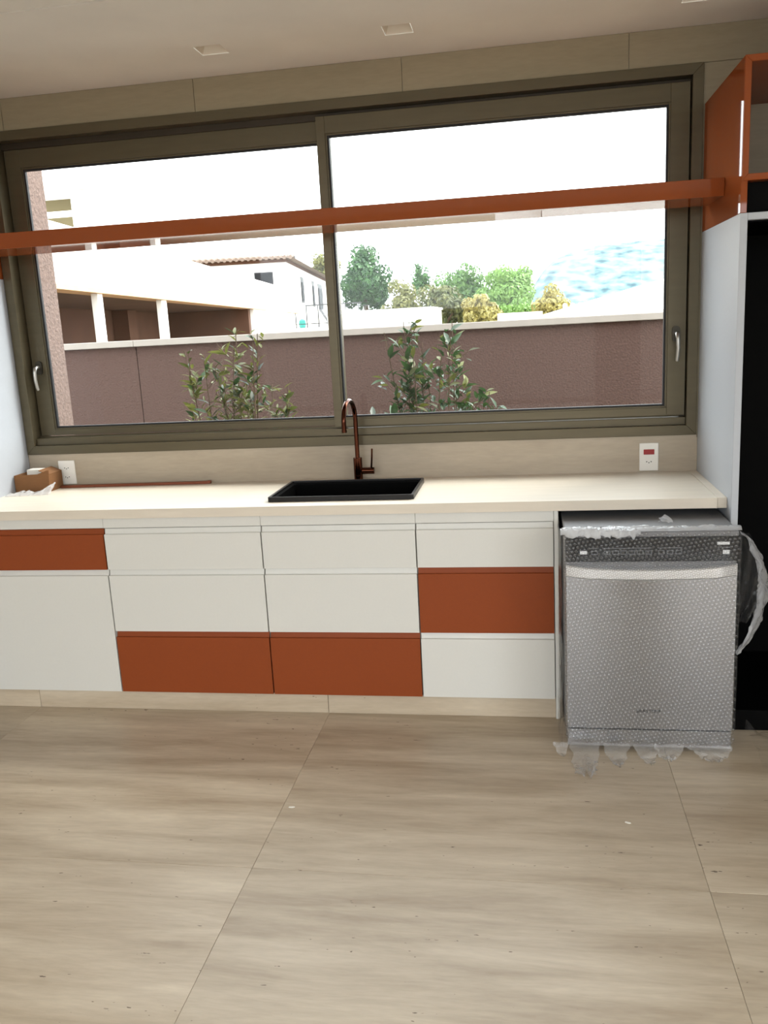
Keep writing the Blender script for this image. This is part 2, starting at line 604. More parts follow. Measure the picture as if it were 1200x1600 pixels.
# ceiling with three square recesses and a shadow groove
LIGHTS = [(-0.270, -0.340), (0.480, -0.345), (1.590, -0.345)]
LH = 0.056
b = BM()
xs = sorted([ROOM_X0 - .2, ROOM_X1 + .2] + [c[0] + s * LH for c in LIGHTS for s in (-1, 1)])
y_a, y_b = -0.343 - LH, -0.343 + LH
for (x0, x1) in zip(xs, xs[1:]):
    hole = any(abs((x0 + x1) / 2 - c[0]) < 0.01 for c in LIGHTS)
    box(b, x0, x1, y_b, 0.16, ZC, ZC + .1)
    box(b, x0, x1, -0.944, y_a, ZC, ZC + .1)
    if not hole:
        box(b, x0, x1, y_a, y_b, ZC, ZC + .1)
    box(b, x0, x1, -0.956, -0.944, ZC + 0.012, ZC + .1)
    box(b, x0, x1, ROOM_Y - .2, -0.956, ZC, ZC + .1)
bmesh.ops.remove_doubles(b, verts=b.verts[:], dist=1e-5)
tag(obj('ceiling', b, 'plaster'), kind='structure')
for k, (lx, ly) in enumerate(LIGHTS):
    ly = -0.343
    t = thing('recessed_light', (lx, ly, ZC + 0.001),
              ['square recessed ceiling spotlight above the left window sash', 'square recessed ceiling spotlight above the middle of the window', 'square recessed ceiling spotlight at the right edge of the ceiling'][k],
              'ceiling light', 'square spotlights let into the ceiling')
    b = BM()
    q = LH - 0.002
    q2 = 0.032
    zt = ZC + 0.055
    lo = [b.verts.new((lx + sx * q, ly + sy * q, ZC + 0.002)) for sx, sy in ((-1, -1), (1, -1), (1, 1), (-1, 1))]
    hi = [b.verts.new((lx + sx * q2, ly + sy * q2, zt)) for sx, sy in ((-1, -1), (1, -1), (1, 1), (-1, 1))]
    for i in range(4):
        b.faces.new((lo[i], lo[(i + 1) % 4], hi[(i + 1) % 4], hi[i]))
    b.faces.new(hi)
    obj('reflector', b, 'lamp_white', t, thick=0.001)
    b = BM()
    tube(b, [(lx, ly, zt - 0.022), (lx, ly, zt - 0.002)], [0.024, 0.027], 20)
    obj('lamp', b, 'lamp_white', t, smooth=40)
    b = BM()
    tube(b, [(lx - 0.02 + 0.045 * s, ly - 0.036, ZC + 0.022 - 0.006 * math.sin(math.pi * s)) for s in [i / 8 for i in range(9)]], 0.0022, 6)
    obj('spring_clip', b, 'spring_dark', t)

# ------------------------------------------------------------------ window
win = thing('window_1', (0.08, 0.05, WZ0), 'wide two-leaf sliding window with bronze metal frame above the counter', 'window', kind='structure')
FT = 0.043


def mitre(x0, x1, z0, z1, t, y0, y1, side):
    """One mitred piece of a rectangular frame."""
    pts = {'bottom': [(x0, z0), (x1, z0), (x1 - t, z0 + t), (x0 + t, z0 + t)],
           'top': [(x0, z1), (x0 + t, z1 - t), (x1 - t, z1 - t), (x1, z1)],
           'left': [(x0, z0), (x0 + t, z0 + t), (x0 + t, z1 - t), (x0, z1)],
           'right': [(x1, z0), (x1, z1), (x1 - t, z1 - t), (x1 - t, z0 + t)]}[side]
    b = prism(BM(), pts, 'y', y0, y1)
    bmesh.ops.bevel(b, geom=b.edges[:], offset=0.0012, segments=1, affect='EDGES')
    return b


for s in ('bottom', 'top', 'left', 'right'):
    obj('frame_rail', mitre(WX0, WX1, WZ0, WZ1, FT, -0.012, 0.115, s), 'bronze_frame', win)
bx('track', 'bronze_frame', win, WX0 + FT, WX1 - FT, 0.012, 0.112, WZ0 + FT - .001, 1.160)
bx('track_lip', 'bronze_frame', win, WX0 + FT, WX1 - FT, 0.050, 0.056, 1.158, 1.168, bev=0.001)
bx('head_track', 'bronze_frame_dark', win, WX0 + FT, WX1 - FT, 0.048, 0.054, 2.515, WZ1 - FT, bev=0.001)
bx('head_track', 'bronze_frame_dark', win, WX0 + FT, WX1 - FT, 0.094, 0.112, 2.500, WZ1 - FT, bev=0.001)


bx('jamb_stop', 'bronze_frame_dark', win, 1.606, WX1 - FT + .001, 0.0475, 0.114, 1.158, WZ1 - FT, bev=0.001)
bx('jamb_stop', 'bronze_frame_dark', win, WX0 + FT - .001, -1.446, 0.0935, 0.114, 1.158, WZ1 - FT, bev=0.001)


def sash(x0, x1, z0, z1, gx0, gx1, gz0, gz1, y0, y1, m):
    s = obj('sash', BM_frame(x0, x1, z0, z1, gx0 - .010, gx1 + .010, gz0 - .010, gz1 + .010, y0, y1), m, win)
    # glazing bead: a lower step round the pane
    obj('glazing_bead', BM_frame(gx0 - .0105, gx1 + .0105, gz0 - .0105, gz1 + .0105, gx0 - .003, gx1 + .003, gz0 - .003, gz1 + .003, y0 + .006, y1 - .004), m, s)
    obj('gasket', BM_frame(gx0 - .004, gx1 + .004, gz0 - .004, gz1 + .004, gx0 + .005, gx1 - .005, gz0 + .005, gz1 - .005, y0 + .009, y1 - .008), 'gasket', s)
    yg = (y0 + y1) / 2
    bx('pane', 'window_glass', s, gx0, gx1, yg - .0025, yg + .0025, gz0, gz1, bev=0)
    return s


def BM_frame(x0, x1, z0, z1, a0, a1, c0, c1, y0, y1):
    b = BM()
    box(b, x0, a0, y0, y1, z0, z1, bev=0.001)
    box(b, a1, x1, y0, y1, z0, z1, bev=0.001)
    box(b, a0, a1, y0, y1, z0, c0, bev=0.001)
    box(b, a0, a1, y0, y1, c1, z1, bev=0.001)
    return b


sr = sash(0.055, 1.624, 1.169, 2.524, 0.104, 1.538, 1.214, 2.442, 0.010, 0.046, 'bronze_frame')
sl = sash(-1.464, 0.106, 1.169, 2.516, -1.378, 0.060, 1.208, 2.424, 0.058, 0.092, 'bronze_frame')


def handle(s, x, y, ztop, zbot, sgn):
    b = BM()
    pts = [(x + 0.017 * math.cos(a) , (ztop - 0.017 if a <= math.pi else ztop - 0.050) + 0.017 * math.sin(a)) for a in [2 * math.pi * i / 24 for i in range(24)]]
    prism(b, pts, 'y', y - 0.010, y)
    obj('handle_plate', b, 'dark_plate', s, smooth=40)
    b = BM()
    zc = ztop - 0.030
    P = [(x, y - .008, zc), (x, y - .030, zc), (x, y - .042, zc - .006), (x + sgn * .002, y - .047, zc - .022), (x + sgn * .004, y - .046, zc - .06), (x + sgn * .002, y - .042, zc - .095), (x, y - .038, zbot)]
    tube(b, P, [.009, .009, .0095, .009, .0085, .008, .0065], 12)
    obj('handle_lever', b, 'satin_metal', s, smooth=50)


handle(sr, 1.583, 0.010, 1.553, 1.405, 1)
handle(sl, -1.426, 0.058, 1.538, 1.398, -1)

# ------------------------------------------------------------------ counter
CX0, CX1 = XL, XP
SX0, SX1, SY0, SY1 = -0.135, 0.483, -0.520, -0.128     # sink outline
b = BM()
hx0, hx1, hy0, hy1 = SX0 + .014, SX1 - .014, SY0 + .014, SY1 - .014
YW = -0.0005
xs_, ys_ = [CX0, hx0, hx1, 1.644], [YC, hy0, hy1, YW]
g0 = [[b.verts.new((x, y, H)) for y in ys_] for x in xs_]
g1 = [[b.verts.new((x, y, 0.8825)) for y in ys_] for x in xs_]
for i in range(3):
    for j in range(3):
        if (i, j) != (1, 1):
            b.faces.new((g0[i][j], g0[i + 1][j], g0[i + 1][j + 1], g0[i][j + 1]))
            b.faces.new((g1[i][j], g1[i][j + 1], g1[i + 1][j + 1], g1[i + 1][j]))
ring = [(0, 0), (1, 0), (2, 0), (3, 0), (3, 1), (3, 2), (3, 3), (2, 3), (1, 3), (0, 3), (0, 2), (0, 1)]
for p, q in zip(ring, ring[1:] + ring[:1]):
    b.faces.new((g0[p[0]][p[1]], g1[p[0]][p[1]], g1[q[0]][q[1]], g0[q[0]][q[1]]))
hr = [(1, 1), (2, 1), (2, 2), (1, 2)]
for p, q in zip(hr, hr[1:] + hr[:1]):
    b.faces.new((g0[p[0]][p[1]], g0[q[0]][q[1]], g1[q[0]][q[1]], g1[p[0]][p[1]]))
ct = thing('countertop', ((CX0 + CX1) / 2, (YC + YW) / 2, 0.8825), 'long pale beige stone countertop running under the window', 'countertop')
obj('slab', b, 'counter_stone', ct)
bx('end_strip', 'counter_stone', ct, 1.6452, XP - .0006, YC, YW, 0.8825, H + .0015, bev=0.001)

# ------------------------------------------------------------------ base cabinets


def front(name, x0, x1, zb, zt, m, parent, lip=0.022):
    g = 0.0028
    y = YF
    pts = [(y, zb), (y, zt - lip - .003), (y + .0012, zt - lip - .001), (y + .0105, zt - lip - .001), (y + .0115, zt - lip + .001), (y + .0165, zt - .0005), (y + .0172, zt), (y + .0205, zt), (y + .0205, zb)]
    return obj(name, prism(BM(), pts, 'x', x0 + g, x1 - g), m, parent)


def cabinet(x0, x1, label, fronts, group='lower kitchen cabinets under the counter'):
    t = thing('base_cabinet', ((x0 + x1) / 2, -0.3, R3), label, 'cabinet', group)
    b = BM()
    yb = YF + .0215
    e = 0.0006
    box(b, x0 + e, x0 + .018, yb, -0.012, R3, 0.8822)
    box(b, x1 - .018, x1 - e, yb, -0.012, R3, 0.8822)
    box(b, x0 + .018, x1 - .018, yb, -0.012, R3, R3 + .018)
    box(b, x0 + .018, x1 - .018, -0.024, -0.012, R3 + .018, 0.8822)
    obj('carcass', b, 'carcass', t)
    bx('top_rail', 'white_laminate', t, x0 + e, x1 - e, YF + .006, YF + .021, R0 + .004, 0.8822, bev=0.0008)
    for kind, zb, zt, c in fronts:
        front(kind, x0, x1, zb, zt, c, t)
    return t


W, O = 'white_laminate', 'terracotta_laminate'
gap = 0.0045
cabinet(S0, S1, 'leftmost lower cabinet with terracotta top drawer over one large white door',
        [('drawer_front', R1 + gap, R0, O), ('cabinet_door', R3, R1, W)])
cabinet(S1, S2, 'lower drawer cabinet left of the sink, two white drawers over a terracotta one',
        [('drawer_front', R1 + gap, R0, W), ('drawer_front', R2 + gap, R1, W), ('drawer_front', R3, R2, O)])
cabinet(S2, S3, 'lower drawer cabinet directly below the sink, two white drawers over a terracotta one',
        [('drawer_front', R1 + gap, R0, W), ('drawer_front', R2 + gap, R1, W), ('drawer_front', R3, R2, O)])
cabinet(S3, S4, 'lower drawer cabinet beside the dishwasher, terracotta middle drawer between two white ones',
        [('drawer_front', R1 + gap, R0, W), ('drawer_front', R2 + gap, R1, O), ('drawer_front', R3, R2, W)])
tag(bx('cabinet_end_panel', 'white_laminate', None, S4 + .0008, S4 + .0175, YF + .006, -0.012, 0.0008, 0.8822, bev=0.0008),
    'narrow white upright end panel between drawers and dishwasher', 'cabinet panel')

pl = thing('baseboard_window', (-0.2, YK, 0.0), kind='structure')
for x0, x1 in ((S0, -1.269), (-1.267, 0.078), (0.080, S4 + .0005)):
    bx('plinth_slab', 'plinth_stone', pl, x0, x1, YK, YK + .018, 0.0006, R3 - .001, bev=0.0008)

# ------------------------------------------------------------------ shelf and tall cabinets
YB = -0.0006


def tall_unit(side):
    if side > 0:
        xa, xb = XP, 2.60
        x_in = (XP, XP + .0245)
        lab = 'tall white cabinet frame with dark open niche, right of the window'
        lab2 = 'glossy terracotta open wall box above the tall dark niche'
    else:
        xa, xb = XL, ROOM_X0 + .001
        x_in = (XL - .0245, XL)
        lab = 'tall white side panel unit at the left end of the counter'
        lab2 = 'glossy terracotta wall box above the white panel at far left'
    lo, hi = min(xa, xb), max(xa, xb)
    t = thing('tall_cabinet', ((lo + hi) / 2, -0.34, 0.0), lab, 'cabinet')
    z1 = 1.931
    bx('side_panel', 'white_panel', t, x_in[0], x_in[1], YP, YB, 0.0008, z1, bev=0.001)
    ox = (hi - .0245, hi) if side > 0 else (lo, lo + .0245)
    bx('side_panel', 'white_panel', t, ox[0], ox[1], YP, YB, 0.0008, z1, bev=0.001)
    i0, i1 = min(x_in[1], ox[1]), max(x_in[0], ox[0])
    bx('top_panel', 'white_panel', t, i0 + .0003, i1 - .0003, YP, YB, z1 - .0235, z1, bev=0.001)
    bx('niche_back', 'recess_shade_black', t, i0 + .0003, i1 - .0003, -0.020, YB - .0005, 0.0008, z1 - .024, bev=0)
    bx('niche_shade_lining', 'recess_shade_black', t, i0 + .0003, i0 + .004, YP + .03, -0.0205, 0.0008, z1 - .024, bev=0)  # black sheets carry the shade of the niche sides
    bx('niche_shade_lining', 'recess_shade_black', t, i1 - .004, i1 - .0003, YP + .03, -0.0205, 0.0008, z1 - .024, bev=0)
    bx('niche_shade_lining', 'recess_shade_black', t, i0 + .0045, i1 - .0045, YP + .03, -0.0205, z1 - .029, z1 - .024, bev=0)
    bx('niche_base', 'recess_shade_black', t, i0 + .0045, i1 - .0045, YP + .03, -0.0210, 0.0008, 0.085, bev=0.001)
    # upper box with plinth gap
    u = thing('wall_box', ((lo + hi) / 2, -0.34, z1 + .0006), lab2, 'cabinet')
    zb0, zb1 = 2.036, 2.431
    w = 0.0215
    if side > 0:
        sx = (XP, XP + w)
        ex = (hi - w, hi)
    else:
        sx = (XL - w, XL)
        ex = (lo, lo + w)
    bx('side_panel', 'terracotta_gloss', u, sx[0], sx[1], YP + .004, YB, z1 + .0006, zb1, bev=0.0012)
    bx('side_panel', 'terracotta_gloss', u, ex[0], ex[1], YP + .004, YB, z1 + .0006, zb1, bev=0.0012)
    j0, j1 = min(sx[1], ex[1]), max(sx[0], ex[0])
    bx('bottom_panel', 'terracotta_gloss', u, j0 + .0003, j1 - .0003, YP, YB, zb0, zb0 + w, bev=0.0012)
    bx('top_panel', 'terracotta_gloss', u, j0 + .0003, j1 - .0003, YP, YB, zb1 - w, zb1, bev=0.0012)
    bx('back_panel', 'wall_stone', u, j0 + .0003, j1 - .0003, -0.014, YB - .0005, zb0 + w + .0003, zb1 - w - .0003, bev=0)
    bx('gap_panel', 'recess_shade_black', u, j0 + .0003, j1 - .0003, YP + .05, YP + .06, z1 + .0006, zb0 - .0005, bev=0)
    # edging frame on the front
    for s in ('bottom', 'top', 'left', 'right'):
        obj('face_trim', mitre(lo, hi, zb0, zb1, w, YP - .004, YP - .0003, s), 'terracotta_gloss', u)
    return t, u


tall_unit(1)
tall_unit(-1)
sh = thing('wall_shelf', (0.08, -0.27, 2.022), 'long glossy terracotta shelf board spanning in front of the window', 'shelf')
b = BM()
box(b, XL + .0008, XP - .0008, -0.418, -0.130, 2.022, 2.0865, bev=0.0015)
obj('board', b, 'terracotta_gloss', sh)

# ------------------------------------------------------------------ sink and faucet
sk = thing('kitchen_sink', ((SX0 + SX1) / 2, (SY0 + SY1) / 2, H + .0004), 'black rectangular drop-in sink set in the pale counter', 'sink')


def rrect(x0, x1, y0, y1, r, n=5):
    P = []
    for cx, cy, a0 in ((x1 - r, y1 - r, 0), (x0 + r, y1 - r, 90), (x0 + r, y0 + r, 180), (x1 - r, y0 + r, 270)):
        for k in range(n + 1):
            a = math.radians(a0 + 90 * k / n)
            P.append((cx + r * math.cos(a), cy + r * math.sin(a)))
    return P


def loft(bm, rings, close_last=True, close_first=False):
    R = [[bm.verts.new(p) for p in r] for r in rings]
    n = len(R[0])
    for a, c in zip(R, R[1:]):
        for k in range(n):
            bm.faces.new((a[k], a[(k + 1) % n], c[(k + 1) % n], c[k]))
    if close_last:
        bm.faces.new(R[-1])
    if close_first:
        bm.faces.new(list(reversed(R[0])))
    return bm


def rr3(off, z, r):
    return [(p[0], p[1], z) for p in rrect(SX0 + off, SX1 - off, SY0 + off, SY1 - off, r)]


b = BM()
loft(b, [rr3(.016, H + .0006, .010), rr3(0, H + .0006, .012), rr3(0, H + .019, .012), rr3(.0015, H + .0205, .012), rr3(.010, H + .0205, .012), rr3(.012, H + .019, .011), rr3(.012, H + .012, .011)], close_last=False)
obj('rim', b, 'sink_edge', sk, smooth=30)
b = BM()
loft(b, [rr3(.0125, H + .012, .011), rr3(.020, H + .006, .014), rr3(.024, H - .02, .016), rr3(.026, H - .17, .02), rr3(.034, H - .19, .03), rr3(.06, H - .195, .03)])
obj('basin', b, 'black_sink', sk, smooth=30)
b = BM()
tube(b, [(0.17, -0.32, H - .1945), (0.17, -0.32, H - .188)], [.045, .042], 24)
obj('drain', b, 'satin_metal', sk, smooth=40)

fc = thing('faucet', (0.170, -0.066, H + .0004), 'copper single-lever faucet with tall curved gooseneck spout behind the sink', 'faucet')
fx0, fy0 = 0.170, -0.066
b = BM()
tube(b, [(fx0, fy0, H + .0006), (fx0, fy0, H + .004), (fx0, fy0, H + .0045), (fx0, fy0, 1.031), (fx0, fy0, 1.033)], [.025, .025, .0205, .0205, .018], 24)
obj('body', b, 'copper', fc, smooth=30)
b = BM()
RA = 0.088
dirv = Vector((-0.10, -0.995, 0)).normalized()
P = [Vector((fx0, fy0, 1.0332)), Vector((fx0, fy0, 1.12)), Vector((fx0, fy0, 1.19))]
zc = 1.212
for k in range(0, 17):
    a = math.pi * k / 16
    P.append(Vector((fx0, fy0, zc)) + dirv * (RA - RA * math.cos(a)) + Vector((0, 0, RA * math.sin(a))))
P.append(P[-1] + Vector((0, 0, -0.030)))
tube(b, P, 0.0105, 16)
sp = obj('spout', b, 'copper', fc, smooth=50)
e = P[-1]
b = BM()
tube(b, [e + Vector((0, 0, -.0002)), e + Vector((0, 0, -.012))], [.0118, .0118], 16)
obj('aerator', b, 'copper', sp, smooth=30)
b = BM()
tube(b, [(fx0 + .0195, fy0, 0.970), (fx0 + .074, fy0, 0.970), (fx0 + .076, fy0, 0.970)], [.0155, .0155, .0135], 20)
hb = obj('handle_barrel', b, 'copper', fc, smooth=30)
b = BM()
tube(b, [(fx0 + .062, fy0, 0.982), (fx0 + .066, fy0 - .002, 1.02), (fx0 + .070, fy0 - .004, 1.072)], [.0045, .0042, .0042], 10)
obj('lever', b, 'copper', hb, smooth=40)

# ------------------------------------------------------------------ outlets


def socket(t, cx, cz, y):
    b = BM()
    pts = []
    for i in range(24):
        a = 2 * math.pi * i / 24
        pts.append((cx + .0185 * max(-1, min(1, 1.25 * math.cos(a))), cz + .0105 * max(-1, min(1, 1.25 * math.sin(a)))))
    prism(b, pts, 'y', y - .0016, y + .0002)
    s = obj('socket', b, 'switch_white', t)
    for dx, dz in ((-.0095, .001), (0, -.0035), (.0095, .001)):
        b = BM()
        tube(b, [(cx + dx, y - .0019, cz + dz), (cx + dx, y - .0010, cz + dz)], .0026, 10)
        obj('socket_hole', b, 'socket_hole', s)


t = thing('outlet_plate', (-1.314, 0, 0.930), 'white wall outlet plate with two sockets near the left corner', 'outlet')
bx('plate', 'switch_white', t, -1.357, -1.271, -0.008, -0.0004, 0.931, 1.049, bev=0.002)
socket(t, -1.314, 1.012, -0.008)
socket(t, -1.314, 0.967, -0.008)
t = thing('switch_plate', (1.474, 0, 0.926), 'white wall plate with a red switch above one socket', 'outlet')
bx('plate', 'switch_white', t, 1.433, 1.515, -0.008, -0.0004, 0.927, 1.051, bev=0.002)
obj('red_switch', box(BM(), 1.451, 1.497, -0.0105, -0.0078, 1.000, 1.023, bev=0.001), 'switch_red', t)
socket(t, 1.474, 0.967, -0.008)

# ------------------------------------------------------------------ things on the counter
cbx = thing('cardboard_box', (-1.42, -0.10, H + .0004), 'small open brown cardboard box in the left counter corner', 'box')
b = BM()
z0 = H + .0006
bx0, bx1, by0, by1, bh = -1.508, -1.330, -0.155, -0.030, 0.082
tk = 0.003
box(b, bx0, bx1, by0, by1, z0, z0 + tk)
box(b, bx0, bx0 + tk, by0, by1, z0 + tk, z0 + bh)
box(b, bx1 - tk, bx1, by0, by1, z0 + tk, z0 + bh)
box(b, bx0 + tk, bx1 - tk, by1 - tk, by1, z0 + tk, z0 + bh)
obj('body', b, 'cardboard', cbx)
b = BM()
prism(b, [(bx0, z0), (bx1, z0), (bx1 + .006, z0 + bh + .022), (bx1 - .004, z0 + bh + .022), (-1.385, z0 + bh + .004), (bx0, z0 + bh)], 'y', by0 - tk, by0 - .0003)
obj('front_flap', b, 'cardboard', cbx)
b = BM()
for p in ((0, 0),):
    v = [b.verts.new(c) for c in ((bx1, by0, z0 + bh), (bx1, by1, z0 + bh), (bx1 - .05, by1 - .004, z0 + bh + .022), (bx1 - .055, by0 + .01, z0 + bh + .018))]
    b.faces.new(v)
obj('side_flap', b, 'cardboard', cbx, thick=0.003)
t = thing('paper_carton', (-1.43, -0.09, H + .004), 'small white carton sticking out of the cardboard box', 'carton')
b = box(BM(), -1.463, -1.395, -0.118, -0.060, z0 + .004, z0 + .100, bev=0.002)
obj('carton_body', b, 'paper_white', t)
obj('carton_flap', box(BM(), -1.462, -1.396, -0.118, -0.062, z0 + .1005, z0 + .1030, bev=0.0008), 'paper_white', t)

b = BM()


def bagf(u, v):
    x = -1.500 + 0.215 * u
    y = -0.272 + 0.030 * u + 0.072 * v
    n = mn.noise(Vector((x * 28, y * 34, 1.3)))
    n2 = mn.noise(Vector((x * 70, y * 70, 4.1)))
    rise = 0.050 * max(0, (u - .72) / .28) * v
    z = H + .004 + 0.016 * math.sin(math.pi * min(max(v, .03), .97)) * (.6 + n) + 0.005 * n2 + rise
    edge = min(v, 1 - v, u, 1 - u)
    return (x + .008 * n, y + .012 * n2, max(H + .0012, z if edge > .02 else H + .0015 + rise))


sheet(b, bagf, 40, 22)
tag(obj('plastic_bag', b, 'thin_bag', smooth=60), 'crumpled clear plastic bag lying before the small cardboard box', 'plastic bag')

b = BM()
p0, p1 = Vector((-1.325, -0.060, H + .0008)), Vector((-0.575, -0.035, H + .0008))
dd = (p1 - p0).normalized()
nn = Vector((-dd.y, dd.x, 0))
prof = [(-.008, 0), (.008, 0), (.008, .012), (.006, .012), (.006, .002), (-.006, .002), (-.006, .012), (-.008, .012)]
A = [b.verts.new(p0 + nn * q[0] + Vector((0, 0, q[1]))) for q in prof]
B2 = [b.verts.new(p1 + nn * q[0] + Vector((0, 0, q[1]))) for q in prof]
for i in range(8):
    b.faces.new((A[i], A[(i + 1) % 8], B2[(i + 1) % 8], B2[i]))
b.faces.new(A)
b.faces.new(list(reversed(B2)))
mb = thing('metal_bar', (-0.95, -0.047, H + .0006), 'thin brown metal bar lying along the counter by the backsplash', 'bar')
obj('channel', b, 'bar_copper', mb)
b = BM()
box(b, -0.5745, -0.560, -0.044, -0.026, H + .001, H + .016, bev=0.001)
obj('end_cap', b, 'bar_copper', mb)

# ------------------------------------------------------------------ dishwasher
DX0, DX1, DY, DZ1 = 1.0718, 1.6718, -0.848, 0.8521
dw = thing('dishwasher', ((DX0 + DX1) / 2, -0.56, 0.0), 'stainless steel dishwasher with black control panel, wrapped in bubble film', 'dishwasher')
bx('body', 'dishwasher_side', dw, DX0 + .003, DX1 - .003, DY + .045, -0.245, 0.025, DZ1 - .022, bev=0.002)
bx('top', 'dishwasher_side', dw, DX0, DX1, DY + .004, -0.245, DZ1 - .0215, DZ1, bev=0.004)
cp = bx('control_panel', 'black_glass', dw, DX0 + .001, DX1 - .001, DY, DY + .044, 0.742, DZ1 - .0222, bev=0.003)
yy = DY - .0008


def quad(name, m, parent, x0, x1, z0, z1, y=None):
    y = yy if y is None else y
    return obj(name, box(BM(), x0, x1, y - .0006, y + .0009, z0, z1), m, parent)


quad('power_label', 'label_white', cp, 1.125, 1.150, 0.772, 0.784)
quad('brand_label', 'label_white', cp, 1.598, 1.640, 0.803, 0.813)
quad('start_label', 'label_white', cp, 1.618, 1.640, 0.769, 0.783)


def outline(x0, x1, z0, z1, t=.0014):
    b = BM()
    for q in ((x0, x1, z0, z0 + t), (x0, x1, z1 - t, z1), (x0, x0 + t, z0 + t, z1 - t), (x1 - t, x1, z0 + t, z1 - t)):
        box(b, q[0], q[1], yy - .0006, yy + .0009, q[2], q[3])
    return obj('button', b, 'panel_print', cp)


for x in (1.166, 1.210, 1.240, 1.268, 1.296, 1.325, 1.355, 1.398, 1.428, 1.458):
    outline(x, x + .021, 0.770, 0.784)
quad('button_light', 'panel_print', cp, 1.216, 1.224, 0.774, 0.780)
for x0, x1, z in ((1.205, 1.376, .7925), (1.395, 1.480, .7925), (1.160, 1.190, .7925), (1.600, 1.642, .7925)):
    quad('print_line', 'panel_print', cp, x0, x1, z, z + .0014)
bx('handle_recess', 'dishwasher_side', dw, DX0 + .004, DX1 - .004, DY + .012, DY + .044, 0.690, 0.7415, bev=0.001)
dr = bx('door', 'steel', dw, DX0 + .001, DX1 - .001, DY, DY + .044, 0.092, 0.6895, bev=0.003)
b = BM()
N = 24
rings = []
for i in range(N + 1):
    s = i / N
    x = DX0 + .004 + (DX1 - DX0 - .008) * s
    arc = 4 * s * (1 - s)
    zt, zb = 0.732 - 0.014 * arc, 0.688 - 0.008 * arc
    yo = DY - .004 - .022 * min(1, arc * 2.2)
    rings.append([(x, DY + .014, zt - .002), (x, yo + .004, zt), (x, yo, zt - .004), (x, yo, zb + .004), (x, yo + .004, zb), (x, DY + .014, zb + .002)])
loft(b, rings, True, True)
obj('door_handle', b, 'steel_handle', dr, smooth=40)
bx('kick_plate', 'steel', dw, DX0 + .004, DX1 - .004, DY + .004, DY + .040, 0.018, 0.0865, bev=0.002)
for x in (DX0 + .06, DX1 - .06):
    for y in (DY + .10, -0.30):
        b = BM()
        tube(b, [(x, y, 0.0006), (x, y, .008), (x, y, .026)], [.02, .02, .012], 14)
        obj('foot', b, 'gasket', dw, smooth=40)
# lettering low on the door
cu = bpy.data.curves.new('maker_lettering', 'FONT')
cu.body = 'BRASTEMP'
cu.size = 0.0172
cu.extrude = 0.0006
cu.align_x = 'CENTER'
cu.space_character = 1.12
to = bpy.data.objects.new('maker_lettering_source', cu)
COL.objects.link(to)
bpy.context.view_layer.update()
me = bpy.data.meshes.new_from_object(to.evaluated_get(bpy.context.evaluated_depsgraph_get()))
bpy.data.objects.remove(to)
me.transform(Matrix.Translation(Vector((1.371, DY - .0008, 0.160)) - Vector(dw.location)) @ Matrix.Rotation(math.pi / 2, 4, 'X'))
me.materials.clear()
me.materials.append(MATS['logo_dark'])
lg = bpy.data.objects.new('lettering', me)
COL.objects.link(lg)
lg.parent = dr

# ------------------------------------------------------------------ bubble wrap over the dishwasher
bw = thing('bubble_wrap', ((DX0 + DX1) / 2, DY - .03, 0.0), 'clear bubble wrap draped over the front of the dishwasher', 'bubble wrap')
FX0, FX1 = DX0 - .010, DX1 + .005


def front_y(x, z):
    s = (x - DX0) / (DX1 - DX0)
    arc = max(0, 4 * s * (1 - s))
    y = DY - .010
    y -= .026 * min(1, arc * 2.2) * math.exp(-((z - .705) / .055) ** 2)
    y -= .006 * abs(mn.noise(Vector((x * 9 + z * 3, z * 2.5, .7))))
    y -= .004 * mn.noise(Vector((x * 22 - z * 14, z * 9, 2.2)))
    return y


def ragged(x):
    return 0.034 + 0.020 * mn.noise(Vector((x * 14, 3.3, 0))) + .012 * mn.noise(Vector((x * 47, 1.3, 0)))


b = BM()


def ffront(u, v):
    x = FX0 + (FX1 - FX0) * u
    z = ragged(x) + (0.858 - ragged(x)) * v
    return (x, front_y(x, z) - .001, z)


sheet(b, ffront, 60, 80)
obj('front_film', b, 'wrap_film', bw, smooth=70)
# over the top edge and back a little
b = BM()


def ftop(u, v):
    x = FX0 + (FX1 - FX0) * u
    y = DY - .012 + .085 * v * (.55 + .6 * abs(mn.noise(Vector((x * 6, 0, 9)))))
    z = 0.857 + .010 * math.sin(math.pi * v) + .012 * abs(mn.noise(Vector((x * 30, y * 50, 2)))) * math.sin(math.pi * min(1, v + .08))
    return (x, y, max(z, .8535))


sheet(b, ftop, 90, 14)
obj('top_film', b, 'wrap_crumple', bw, smooth=70)
# bunched folds heaped on the left end of the top edge
for k in range(9):
    b = BM()
    xa = FX0 - .006 + .022 * k
    ln = random.uniform(.06, .13)
    sd_ = random.uniform(0, 50)

    def ff(u, v, xa=xa, ln=ln, sd_=sd_):
        x = xa + ln * u
        w = .030
        a = v * math.pi * 1.15
        n = mn.noise(Vector((x * 45, v * 3 + sd_, sd_)))
        n2 = mn.noise(Vector((x * 90, v * 6, sd_ + 7)))
        r = w * (.45 + .35 * math.sin(math.pi * u)) + .010 * n
        y = DY - .014 + .012 - r * math.cos(a) * .8 + .006 * n2
        z = .8545 + r * math.sin(a) * (1.0 - .045 * k) * .75 + .008 * max(-.3, n2)
        if v < .12:
            z -= .010 + .02 * max(0, n)
        return (x, y, z if y < DY else max(z, .8535))
    sheet(b, ff, 18, 12)
    obj('bunched_fold', b, 'wrap_crumple', bw, smooth=60)
# side curtain on the left
b = BM()


def fleft(u, v):
    z = 0.012 + 0.845 * v
    y = DY - .012 + .215 * u
    x = FX0 - .003 - .012 * math.sin(math.pi * u) * (1 - .4 * v) + .005 * mn.noise(Vector((y * 25, z * 6, 3)))
    return (min(x, DX0 - .002), y, z)


